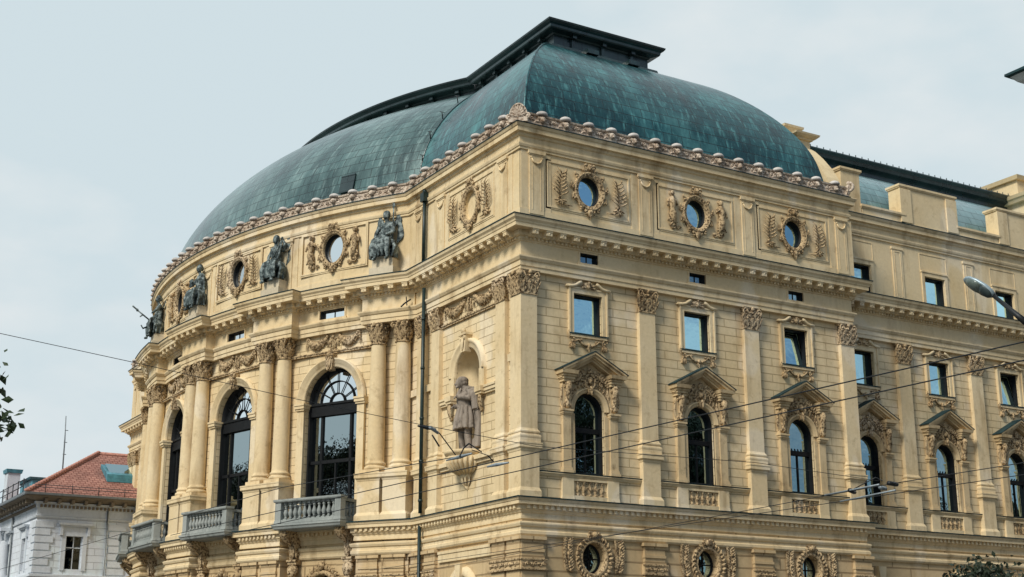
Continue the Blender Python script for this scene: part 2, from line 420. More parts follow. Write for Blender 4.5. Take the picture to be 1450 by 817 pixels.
def tag(o, label=None, cat=None, group=None, kind=None):
    if label: o['label'] = label
    if cat: o['category'] = cat
    if group: o['group'] = group
    if kind: o['kind'] = kind
    return o
def dup(o, Mx=None, parent=None):
    c = o.copy(); COL.objects.link(c)
    if parent is not None: c.parent = parent
    if Mx is not None: c.matrix_basis = Mx
    for ch in list(o.children):
        dup(ch, None, c)
    return c
class Placer:           # first call moves the original, later calls copy it
    def __init__(s, o): s.o = o; s.used = False
    def __call__(s, Mx):
        if not s.used: s.used = True; s.o.matrix_basis = Mx; return s.o
        return dup(s.o, Mx)

# ------------------------------------------------------------------ plan of the theatre
SB = 1.7                       # set-back of the long side wing
BX, BY, BR = 27.5, 30.2, 33.5  # centre and radius of the bowed front
XW = 60.0; YF = 61.0
def mapR(u, d, z): return (u, -d, z)
def mapW(u, d, z): return (u, SB - d, z)
def mapL(u, d, z): return (-d, -u, z)
def mapB(u, d, z):
    a = u / BR; r = BR + d
    return (BX - r * math.cos(a), BY - r * math.sin(a), z)
def frame(fr, u, d, z=0.):
    if fr == 'R': return Matrix.Translation((u, -d, z))
    if fr == 'W': return Matrix.Translation((u, SB - d, z))
    if fr == 'L': return Matrix.Translation((-d, -u, z)) @ Matrix.Rotation(-PI / 2, 4, 'Z')
    a = u / BR
    return Matrix.Translation(mapB(u, d, z)) @ Matrix.Rotation(a - PI / 2, 4, 'Z')
MAPS = {'R': mapR, 'W': mapW, 'L': mapL, 'B': mapB}
def arc(t0, t1, d=0., step=1.1):
    n = max(2, int(abs(t1 - t0) / step) + 1)
    return [mapB(R_(t0 + (t1 - t0) * i / n) * BR, d, 0)[:2] for i in range(n + 1)]
PAIRS = [33.25, 19.95, 6.65, -6.65, -19.95, -33.25]
BAYS = [26.6, 13.3, 0, -13.3, -26.6]
def plan(res=0., half=2.62):
    pts = [(XW, SB), (20, SB), (20, 0), (0, 0)]
    if res == 0:
        t = math.degrees(math.acos(BX / BR))
        pts += [(0, BY - BR * math.sin(R_(t)))] + arc(t, -t)[1:-1] + [(0, BY + BR * math.sin(R_(t)))]
    else:
        t = math.degrees(math.acos(BX / (BR + res)))
        pts += arc(t, PAIRS[0] - half, res)
        for i, c in enumerate(PAIRS[1:-1]):
            pts += arc((PAIRS[i] - half), c + half)
            pts += arc(c + half, c - half, res)
        pts += arc(PAIRS[-2] - half, PAIRS[-1] + half)
        pts += arc(PAIRS[-1] + half, -t, res)
    return pts + [(0, YF), (22, YF)]
theatre = empty('theatre', (0, 0, 0))
tag(theatre, 'ochre yellow theatre with bowed columned front and dark green copper dome', 'theatre')

# ------------------------------------------------------------------ walls with openings
def outline(h, n=20):
    if h['k'] == 'rect': return [(h['u0'], h['z0']), (h['u1'], h['z0']), (h['u1'], h['z1']), (h['u0'], h['z1'])]
    if h['k'] == 'ell': return [(h['u'] + h['ru'] * math.cos(2 * PI * i / 40), h['z'] + h['rz'] * math.sin(2 * PI * i / 40)) for i in range(40)]
    r = (h['u1'] - h['u0']) / 2; uc = (h['u0'] + h['u1']) / 2
    return [(h['u0'], h['z0']), (h['u1'], h['z0'])] + [(uc + r * math.cos(PI * i / n), h['zs'] + r * math.sin(PI * i / n)) for i in range(n + 1)]
def bbox(h):
    if h['k'] == 'rect': return (h['u0'], h['u1'], h['z0'], h['z1'])
    if h['k'] == 'ell': e = .06; return (h['u'] - h['ru'] - e, h['u'] + h['ru'] + e, h['z'] - h['rz'] - e, h['z'] + h['rz'] + e)
    return (h['u0'], h['u1'], h['z0'], h['zs'] + (h['u1'] - h['u0']) / 2 + .05)
def wall(mb, u0, u1, z0, z1, d, holes=(), ustep=None):
    us = {u0, u1}; zs = {z0, z1}
    for h in holes:
        b = bbox(h); us |= {b[0], b[1]}; zs |= {b[2], b[3]}
        if h['k'] == 'arch': zs.add(h['zs'])
    us = sorted(us); zs = sorted(zs)
    if ustep:
        q = []
        for a, b in zip(us, us[1:]):
            n = max(1, math.ceil((b - a) / ustep)); q += [a + (b - a) * i / n for i in range(n)]
        us = q + [us[-1]]
    bbs = [bbox(h) for h in holes]
    for a, b in zip(us, us[1:]):
        for c, e in zip(zs, zs[1:]):
            m, k = (a + b) / 2, (c + e) / 2
            if any(x[0] < m < x[1] and x[2] < k < x[3] for x in bbs): continue
            mb.add([(a, d, c), (b, d, c), (b, d, e), (a, d, e)], [(0, 1, 2, 3)])
    for h in holes:
        ol = outline(h); b = bbox(h); dp = h.get('depth', .4); n = len(ol)
        if h['k'] == 'arch':
            uc = (h['u0'] + h['u1']) / 2; r = (h['u1'] - h['u0']) / 2; top = b[3]; vs = []
            for i in range(21):
                a = PI * i / 20; cx, cz = math.cos(a), math.sin(a)
                k = min(r / abs(cx) if abs(cx) > 1e-6 else 1e9, (top - h['zs']) / cz if cz > 1e-6 else 1e9)
                vs += [(uc + r * cx, d, h['zs'] + r * cz), (uc + k * cx, d, h['zs'] + k * cz)]
            # square corner points of the spandrel
            mb.add(vs, [(2 * i, 2 * i + 1, 2 * i + 3, 2 * i + 2) for i in range(20)])
            for sg in (1, -1):
                i = next(i for i in range(21) if math.sin(PI * i / 20) * 1 >= (top - h['zs']) / r * abs(math.cos(PI * i / 20)) - 1e-9)
                pa = PI * (i - 1) / 20; pb = PI * i / 20
                A = (uc + sg * r, d, h['zs'] + r * math.tan(pa)); kk = (top - h['zs']) / math.sin(pb)
                B = (uc + sg * kk * math.cos(pb), d, top); Cc = (uc + sg * r, d, top)
                mb.add([A, B, Cc], [(0, 1, 2)])
        elif h['k'] == 'ell':
            vs = []
            for u, z in ol:
                cx, cz = u - h['u'], z - h['z']
                k = min((h['ru'] + .06) / abs(cx) if abs(cx) > 1e-6 else 1e9, (h['rz'] + .06) / abs(cz) if abs(cz) > 1e-6 else 1e9)
                vs += [(u, d, z), (h['u'] + k * cx, d, h['z'] + k * cz)]
            m = 40
            mb.add(vs, [(2 * i, 2 * i + 1, (2 * i + 3) % (2 * m), (2 * i + 2) % (2 * m)) for i in range(m)])
            for su in (1, -1):
                for sz in (1, -1):
                    bu, bz = h['ru'] + .06, h['rz'] + .06; best = []
                    for i in range(m):
                        x = vs[2 * i + 1]
                        if (x[0] - h['u']) * su >= -1e-9 and (x[2] - h['z']) * sz >= -1e-9: best.append(x)
                    onu = [x for x in best if abs(abs(x[0] - h['u']) - bu) < 1e-6]; onz = [x for x in best if abs(abs(x[2] - h['z']) - bz) < 1e-6]
                    if onu and onz:
                        A = max(onu, key=lambda x: abs(x[2] - h['z'])); B = max(onz, key=lambda x: abs(x[0] - h['u']))
                        mb.add([A, B, (h['u'] + su * bu, d, h['z'] + sz * bz)], [(0, 1, 2)])
        vs = [(u, d, z) for u, z in ol] + [(u, d - dp, z) for u, z in ol]
        mb.add(vs, [(i, (i + 1) % n, n + (i + 1) % n, n + i) for i in range(n)])
def H_arch(c, hw, z0, zs, depth=.42): return dict(k='arch', u0=c - hw, u1=c + hw, z0=z0, zs=zs, depth=depth)
def H_rect(c, hw, z0, z1, depth=.36): return dict(k='rect', u0=c - hw, u1=c + hw, z0=z0, z1=z1, depth=depth)
def H_ell(c, z, ru, rz, depth=.45): return dict(k='ell', u=c, z=z, ru=ru, rz=rz, depth=depth)

RW = [3.67, 9.95, 16.2]           # window axes, corner pavilion
WW = [22.45, 28.15, 33.87, 39.6, 45.3, 51.0]
RP = [0.40, 6.9, 13.2, 19.55]     # pilaster axes
WP = [25.33, 30.98, 36.7, 42.4, 48.1]
WD = -.22                          # wall plane behind the pilaster faces
mb = MB(); hs = []
for c in RW: hs += [H_arch(c, .81, 10.46, 13.3), H_rect(c, .78, 16.85, 18.68)]
wall(mb, 0, 20, 9.0, 19.6, WD, hs)
mb.build('pavilion_wall', M['wall'], theatre, mapR)
mb = MB(); hs = []
for c in WW: hs += [H_arch(c, .81, 10.46, 13.3), H_rect(c, .78, 16.85, 18.68)]
wall(mb, 20, XW, 9.0, 19.6, WD, hs)
mb.build('wing_wall', M['wall'], theatre, mapW)
NICHE = -5.1
mb = MB(); wall(mb, -11.2, 0, 9.0, 19.6, WD, [H_arch(NICHE, 1.2, 11.85, 15.55, .05)])
for i in range(0):
    pass
mb.build('side_bay_wall', M['wall'], theatre, mapL)
mb = MB(); wall(mb, -YF, -48.9, 0, 20.0, WD); mb.build('far_bay_wall', M['wall'], theatre, mapL)
tmax = math.acos(BX / BR); UB = tmax * BR
mb = MB(); wall(mb, -UB, UB, 9.0, 19.6, WD, [H_arch(R_(t) * BR, 1.78, 9.3, 15.72, .55) for t in BAYS], .7)
mb.build('bow_wall', M['wall'], theatre, mapB)
# frieze band with its slit windows
mb = MB(); wall(mb, 0.0, 20, 19.95, 20.72, 0.0, [H_rect(c, .5, 20.12, 20.60, .3) for c in RW])
mb.build('frieze_wall', M['wallw'], theatre, mapR)
mb = MB(); wall(mb, 20.0, XW, 19.95, 20.72, 0.0); mb.build('frieze_wall', M['wallw'], theatre, mapW)
mb = MB(); wall(mb, -11.0, 0, 19.95, 20.72, 0.0); mb.build('frieze_wall', M['wallw'], theatre, mapL)
mb = MB(); wall(mb, -YF, -48.9, 19.95, 20.72, 0.0); mb.build('frieze_wall', M['wallw'], theatre, mapL)
mb = MB(); wall(mb, -UB, UB, 19.95, 20.72, 0.0, [H_rect(R_(t) * BR, .85, 20.12, 20.60, .3) for t in BAYS], .7)
mb.build('frieze_wall', M['wallw'], theatre, mapB)
for c in PAIRS:                    # frieze blocks over the column pairs
    mb = MB(); a, b = R_(c - 2.62) * BR, R_(c + 2.62) * BR
    n = 5
    for i in range(n):
        u0, u1 = a + (b - a) * i / n, a + (b - a) * (i + 1) / n
        mb.add([(u0, .55, 19.95), (u1, .55, 19.95), (u1, .55, 20.72), (u0, .55, 20.72)], [(0, 1, 2, 3)])
    for u in (a, b): mb.add([(u, -.1, 19.95), (u, .55, 19.95), (u, .55, 20.72), (u, -.1, 20.72)], [(0, 1, 2, 3)])
    mb.build('frieze_block', M['wallw'], theatre, mapB)
# return wall at the back of the far side, and the pavilion's step back to the wing
mb = MB(); mb.add([(20, 0.2, 0), (20, SB + .3, 0), (20, SB + .3, 26), (20, .2, 26)], [(0, 1, 2, 3)]); mb.add([(0.2, YF - .2, 0), (24, YF - .2, 0), (24, YF - .2, 26), (.2, YF - .2, 26)], [(0, 1, 2, 3)])
mb.build('return_wall', M['wallw'], theatre, raw)
# base storey
LOW = 6.78
mb = MB(); wall(mb, 0, 20, 0, 8.95, -.05, [H_ell(c, LOW, .60, .66, .45) for c in RW] + [H_arch(c, 1.0, .3, 3.3, .5) for c in RW]); mb.build('base_wall', M['base'], theatre, mapR)
mb = MB(); wall(mb, 20, XW, 0, 8.95, -.05, [H_arch(c, .75, 4.2, 5.75, .45) for c in WW]); mb.build('base_wall', M['base'], theatre, mapW)
mb = MB(); wall(mb, -11.2, 0, 0, 8.95, -.05, [H_arch(NICHE, .9, 2.2, 5.3, .45)]); mb.build('base_wall', M['base'], theatre, mapL)
mb = MB(); wall(mb, -UB, UB, 0, 8.95, -.05, [H_arch(R_(t) * BR, .8, 1.0, 6.0, .5) for t in BAYS], .7); mb.build('base_wall', M['base'], theatre, mapB)
# rooms behind the square windows are blackened boxes, built with the windows
# attic walls
AT = 23.6
mb = MB(); wall(mb, 0, 20, 21.6, 25.4, .05, [H_ell(c, AT, .62, .72, .5) for c in RW]); mb.build('attic_wall', M['wallw'], theatre, mapR)
mb = MB(); wall(mb, 20, XW, 21.6, 25.4, .05, [H_rect(c, .78, 21.8, 23.45) for c in WW]); mb.build('attic_wall', M['wallw'], theatre, mapW)
mb = MB(); wall(mb, -11.3, 0, 21.6, 25.4, .05, [H_ell(-4.5, 23.65, .62, .74, .18)]); mb.build('attic_wall', M['wallw'], theatre, mapL)
mb = MB(); wall(mb, -YF, -48.8, 21.6, 25.4, .05); mb.build('attic_wall', M['wallw'], theatre, mapL)
mb = MB(); wall(mb, -UB, UB, 21.6, 25.4, .05, [H_ell(R_(t) * BR, 23.95, .68, .80, .5) for t in BAYS], .7); mb.build('attic_wall', M['wallw'], theatre, mapB)

# ------------------------------------------------------------------ continuous mouldings
P0 = plan(0); P1 = plan(.55)
def sweep_part(name, path, prof, mat):
    m = MB(); m.sweep(path, prof); return m.build(name, mat, theatre, raw, lambda x, y, z: (x + y, z))
sweep_part('architrave', P1, [(-.8, 19.32), (.02, 19.32), (.02, 19.52), (.06, 19.525), (.06, 19.76), (.11, 19.78), (.18, 19.90), (.18, 19.97), (0, 20.0)], M['trim'])
cprof = [(0, 20.66), (.05, 20.67), (.05, 20.73), (.08, 20.74), (.08, 20.86), (.19, 20.88), (.24, 20.94), (.24, 21.12), (.66, 21.125), (.66, 21.30), (.69, 21.31), (.71, 21.39), (.79, 21.48), (.82, 21.60), (.80, 21.63)]
sweep_part('cornice', P1, cprof, M['trim'])
sweep_part('cornice_flashing', P1, [(.84, 21.60), (.85, 21.645), (.0, 21.76), (-.7, 21.80)], M['flash'])
def along(path, step, fn, skip=.0, sub=True):
    # walk the path and call fn(x, y, angle) at even spacing on every straight run (arcs are taken as one run)
    runs = []; cur = [Vector(path[0])]
    for i in range(1, len(path)):
        cur.append(Vector(path[i]))
        if i < len(path) - 1:
            a = (Vector(path[i]) - Vector(path[i - 1])); b = (Vector(path[i + 1]) - Vector(path[i]))
            if abs(a.angle_signed(b)) > R_(12): runs.append(cur); cur = [Vector(path[i])]
    runs.append(cur)
    for r in runs:
        L = sum((b - a).length for a, b in zip(r, r[1:]))
        if L < skip * 2 + .05: continue
        n = max(1, round((L - 2 * skip) / step)); st = (L - 2 * skip) / n
        for k in range(n):
            s = skip + st * (k + .5); acc = 0
            for a, b in zip(r, r[1:]):
                l = (b - a).length
                if acc + l >= s:
                    p = a + (b - a) * ((s - acc) / l); t = (b - a) / l; fn(p.x, p.y, t); break
                acc += l
def runbox(m, x, y, t, w, d0, d1, z0, z1, zb=None):
    n = Vector((-t.y, t.x)); p = Vector((x, y)); zb = z0 if zb is None else zb
    q = [(p + t * s * w / 2 + n * d) for d in (d0, d1) for s in (-1, 1)]
    z = [z0, z0, zb, zb]
    vs = [(q[i].x, q[i].y, z[i]) for i in range(4)] + [(q[i].x, q[i].y, z1) for i in range(4)]
    m.add(vs, [(0, 1, 3, 2), (4, 5, 7, 6), (0, 1, 5, 4), (2, 3, 7, 6), (0, 2, 6, 4), (1, 3, 7, 5)])
def dentils(path, step, skip, w, d0, d1, z0, z1):
    sp = []; along(path, step, lambda x, y, t: sp.append((x, y, t)), skip)
    sp.sort(key=lambda q: math.hypot(q[0] - CAM.x, q[1] - CAM.y))
    b = MB(); b.box(-w / 2, w / 2, d0, d1, z0, z1); den = b.build('dentil', M['trim'], theatre); rest = MB()
    for k, (x, y, t) in enumerate(sp):
        Mx = Matrix.Translation((x, y, 0)) @ Matrix.Rotation(math.atan2(-t.y, -t.x), 4, 'Z')
        if k < 50:
            if k: den = den.copy(); COL.objects.link(den)
            den.matrix_basis = Mx
        else: rest.add([tuple(Mx @ Vector((u, -d, z))) for u, d, z in b.v], b.f)
    tag(rest.build('dentil', M['trim'], theatre, raw), kind='stuff')
dentils(P1, .21, .12, .115, .07, .165, 20.745, 20.865)
spots = []
along(P1, .74, lambda x, y, t: spots.append((x, y, t)), .05)
spots.sort(key=lambda q: math.hypot(q[0] - CAM.x, q[1] - CAM.y))
mb = MB(); mb.box(-.15, .15, .2, .60, 20.90, 21.122); mb.box(-.15, .15, .2, .42, 20.84, 20.90); mb.box(-.17, .17, .2, .63, 21.06, 21.124); mb.leaf((0, .5, 20.89), (0, .62, 20.93), (0, .6, 21.05), .2, .03)
mod = mb.build('modillion', M['trim'], theatre); mo = mod; rest = MB()
for k, (x, y, t) in enumerate(spots):
    Mx = Matrix.Translation((x, y, 0)) @ Matrix.Rotation(math.atan2(-t.y, -t.x), 4, 'Z')
    if k < 99:
        if k: mo = mod.copy(); COL.objects.link(mo)
        mo.matrix_basis = Mx
    else: rest.add([tuple(Mx @ Vector((u, -d, z))) for u, d, z in mb.v], mb.f)
tag(rest.build('modillion', M['trim'], theatre, raw), kind='stuff')
# attic entablature
sweep_part('attic_cornice', P0, [(.02, 25.02), (.13, 25.04), (.13, 25.14), (.17, 25.16), (.20, 25.26), (.20, 25.33), (.13, 25.36), (.13, 25.62), (.2, 25.66), (.24, 25.78), (.38, 25.80), (.38, 26.0), (.42, 26.03), (.48, 26.15), (.46, 26.18)], M['trim'])
sweep_part('attic_flashing', P0[2:], [(.50, 26.155), (.505, 26.20), (.0, 26.24)], M['flash'])
sweep_part('attic_flashing', P0[:2], [(.50, 26.155), (.505, 26.20), (-.4, 26.3), (-2.4, 26.34)], M['flash'])
sweep_part('attic_plinth', P0[2:], [(.10, 21.66), (.10, 22.20), (.05, 22.22)], M['trim'])
sweep_part('attic_plinth', P0[:2], [(.09, 21.66), (.09, 21.76), (.05, 21.78)], M['trim'])
# lower cornice
lp = [(-.05, 8.30), (.0, 8.32), (.0, 8.40), (-.02, 8.56), (.02, 8.58), (.06, 8.66), (.12, 8.70), (.12, 8.9), (.30, 8.91), (.30, 9.06), (.33, 9.07), (.38, 9.18), (.37, 9.2)]
PL = plan(.72)
sweep_part('lower_cornice', PL, lp, M['trim'])
sweep_part('lower_flashing', PL, [(.40, 9.17), (.41, 9.225), (-.1, 9.30), (-1.0, 9.32)], M['flash'])
dentils(PL, .30, .1, .15, .1, .22, 8.74, 8.90)
sweep_part('base_moulding', PL, [(-.05, 7.58), (.05, 7.6), (.10, 7.68), (.10, 7.80), (.04, 7.84), (.04, 7.98), (.1, 8.0), (.14, 8.1), (.14, 8.16), (-.05, 8.22)], M['trim'])
# sill course under the side windows
for fr, path in (('R', [(20, -WD), (0.8, -WD)]), ('W', [(XW, SB - WD), (20.2, SB - WD)])):
    sweep_part('sill_course', path, [(0, 10.22), (.06, 10.24), (.12, 10.34), (.16, 10.36), (.16, 10.42), (0, 10.44)], M['trim'])
    sweep_part('sill_flashing', path, [(.165, 10.40), (.185, 10.445), (0, 10.48)], M['flash'])

# ------------------------------------------------------------------ ornament vocabulary
def acanthus(m, u, d, z, h, w, curl=.12, lean=0.):
    m.leaf((u, d, z), (u + lean * .4, d + curl * .3, z + h * .75), (u + lean, d + curl, z + h * .92), w, .035, 5, .55)
    for s in (-1, 1):
        m.leaf((u + s * w * .15, d, z + h * .1), (u + s * w * .42 + lean * .4, d + curl * .4, z + h * .5), (u + s * w * .5 + lean, d + curl * .7, z + h * .72), w * .5, .025, 4, .6)
def pil_capital(w, h=1.04, dep=.14):
    m = MB(); k = w / .8
    m.box(-w / 2 + .04, w / 2 - .04, -.25, .02, 0, h - .1, .05)
    m.box(-w / 2 - .03, w / 2 + .03, -.25, .05, -.05, .02)
    for i, x in enumerate((-.30, 0, .30)): acanthus(m, x * k, .04, .02, .50, .30 * k, .15)
    for x in (-.16, .16): acanthus(m, x * k, .05, .16, .66, .28 * k, .19)
    for x in (-.40, .40): acanthus(m, x * k, .02, .12, .62, .22 * k, .16, .05 * (1 if x > 0 else -1))
    for s in (-1, 1):
        m.scroll((s * .36 * k, .13, h - .25), .16 * k, 1.25, PI / 2, .045, -s)
        m.tube([(s * .06, .06, h * .42), (s * .15 * k, .1, h * .66), (s * .34 * k, .14, h - .09)], [.03, .04, .045], 5)
        m.scroll((s * .10 * k, .10, h - .26), .09 * k, 1.1, PI / 2, .028, s)
    m.box(-w / 2 - .06, w / 2 + .06, -.25, dep - .02, h - .11, h - .01, .05)
    m.blob((0, dep + .03, h - .10), (.11, .08, .11)); m.blob((0, dep - .0, h - .26), (.07, .06, .09), 6, 4)
    return m
def col_capital(r=.36, h=1.04):
    m = MB()
    m.lathe([(r + .05, -.07), (r + .07, -.03), (r + .05, .0), (r - .01, .02), (r, .3), (r + .03, .6), (r + .12, .86), (r + .16, .94)], (0, 0), 16)
    def rotate(mm, a):
        q = MB(); q.f = mm.f; q.sm = mm.sm
        q.v = [(u * math.cos(a) - d * math.sin(a), u * math.sin(a) + d * math.cos(a), z) for u, d, z in mm.v]; return q
    lo = MB(); acanthus(lo, 0, r + .0, .02, .5, .30, .16)
    hi = MB(); acanthus(hi, 0, r + .02, .14, .70, .28, .20)
    for i in range(8):
        m.merge(rotate(lo, i * PI / 4)); m.merge(rotate(hi, i * PI / 4 + PI / 8))
    vo = MB()
    vo.scroll((0, r + .17, h - .24), .15, 1.2, PI / 2, .05, -1, dz=True)
    vo.tube([(0, r + .02, h * .45), (0, r + .06, h * .7), (0, r + .17, h - .09)], [.04, .05, .05], 5)
    fl = MB(); fl.blob((0, r + .17, h - .1), (.1, .08, .11)); fl.scroll((-.1, r + .1, h - .26), .08, 1.1, PI / 2, .028, 1); fl.scroll((.1, r + .1, h - .26), .08, 1.1, PI / 2, .028, -1)
    for i in range(4):
        m.merge(rotate(vo, i * PI / 2 + PI / 4)); m.merge(rotate(fl, i * PI / 2))
    ab = []
    for i in range(4):
        for a, q in ((-36, .62), (-14, .50), (14, .50), (36, .62)):
            t = i * PI / 2 + R_(a + 45 * 0); ab.append(((r / .36) * q * math.cos(t), (r / .36) * q * math.sin(t)))
    n = len(ab)
    for k, z0, z1 in ((.94, h - .11, h - .05), (1.02, h - .048, h)):
        m.add([(x * k, y * k, z0) for x, y in ab] + [(x * k, y * k, z1) for x, y in ab], [tuple(range(n)), tuple(range(n, 2 * n))] + [(i, (i + 1) % n, n + (i + 1) % n, n + i) for i in range(n)])
    return m
def rect_path(w, df, db): return [(-w / 2, db), (-w / 2, df), (w / 2, df), (w / 2, db)]
PEDP = [(.12, 9.22), (.12, 9.50), (.10, 9.54), (.03, 9.66), (.03, 11.20), (.05, 11.22), (.07, 11.30), (.15, 11.36), (.15, 11.50), (.17, 11.53), (.17, 11.59), (.0, 11.62)]
BASEP = [(.10, 11.60), (.10, 11.78), (.11, 11.80), (.12, 11.86), (.11, 11.92), (.05, 11.95), (.05, 12.0), (.08, 12.03), (.08, 12.09), (.04, 12.13), (.0, 12.22), (0, 18.28)]
def pilaster_src(w=.9, dback=-.24):
    m = MB(); m.sweep(rect_path(w, 0, dback), BASEP); o = m.build('pilaster', M['trim'], theatre)
    m = MB(); m.sweep(rect_path(w, .02, dback), PEDP); m.build('pedestal', M['trim'], o)
    c = pil_capital(w).build('capital', M['orn'], o); c.location = (0, 0, 18.28)
    return o
# corner pier: one block turning the corner
PS = Placer(pilaster_src(.9))
for c in RP[1:]: PS(frame('R', c, 0))
for c in WP: PS(frame('W', c, 0))
LPIL = [(-1.82, .95), (-8.10, .86), (-9.62, .70)]
PL2 = Placer(pilaster_src(.82))
for c, w in LPIL: PL2(frame('L', c, 0))
for c in (-50.6, -52.4, -57.5, -59.4, -60.5): PL2(frame('L', c, 0))
pier_path = [(.84, .24), (.84, 0), (0, 0), (0, .92), (.24, .92)]
mb = MB(); mb.sweep(pier_path, BASEP); cp = mb.build('corner_pier', M['trim'], theatre, raw)
mb = MB(); mb.sweep(pier_path, [(a + (.02 if a < .1 else 0), b) for a, b in PEDP]); mb.build('pedestal', M['trim'], cp, raw)
for fr, u in (('R', .40), ('L', -.44)):
    c = pil_capital(.82).build('capital', M['orn'], cp); c.matrix_basis = frame(fr, u, 0, 18.28)
mb = MB(); mb.blob((-.10, -.10, 19.12), (.16, .16, .17)); mb.leaf((-.02, -.02, 18.4), (-.05, -.05, 18.9), (-.2, -.2, 19.0), .3, .05); mb.build('corner_head', M['orn'], cp, raw)

# columns of the bow
m = MB()
m.lathe([(.56, 11.80), (.58, 11.88), (.56, 11.96), (.48, 11.99), (.48, 12.04), (.52, 12.07), (.53, 12.12), (.50, 12.17), (.45, 12.20), (.435, 12.30), (.43, 13.6), (.42, 15.2), (.395, 17.0), (.365, 18.2), (.365, 18.28)], (0, 0), 28)
m.box(-.58, .58, -.58, .58, 11.60, 11.80)
colo = m.build('column', M['trim'], theatre)
c = col_capital().build('capital', M['orn'], colo); c.location = (0, 0, 18.28)
m = MB(); m.sweep([(-.62, -.75), (-.62, .60), (.62, .60), (.62, -.75)], PEDP); m.build('pedestal', M['trim'], colo)
CP = Placer(colo)
CD = .16
for t in PAIRS:
    for s in (-1, 1):
        tt = t + s * 1.24
        if abs(tt) < 34.6: CP(frame('B', R_(tt) * BR, CD))
# back pilaster responds behind each pair are hidden by the columns

# ------------------------------------------------------------------ windows
def pane_arch(m, hw, z0, zs, d, n=16):
    pts = [(-hw, z0), (hw, z0)] + [(hw * math.cos(PI * i / n), zs + hw * math.sin(PI * i / n)) for i in range(n + 1)]
    m.add([(u, d, z) for u, z in pts], [tuple(range(len(pts)))])
def arch_frame(m, hw, z0, zs, w, d0, d1):
    m.box(-hw, -hw + w, d0, d1, z0, zs); m.box(hw - w, hw, d0, d1, z0, zs); m.box(-hw + w, hw - w, d0, d1, z0, z0 + w)
    m.ring((0, zs), hw, hw, [(0, d1), (-w, d1), (-w, d0)], 24, 0, PI)
def cartouche_head(m, u, d, z, s=1.0):
    m.blob((u, d + .06 * s, z), (.13 * s, .11 * s, .17 * s)); m.blob((u, d + .16 * s, z - .01 * s), (.03 * s, .04 * s, .05 * s), 6, 4)
    for q in (-1, 1): m.blob((u + q * .11 * s, d + .03 * s, z + .07 * s), (.07 * s, .07 * s, .12 * s), 6, 5)
    m.blob((u, d + .02 * s, z + .15 * s), (.14 * s, .09 * s, .08 * s), 8, 4)

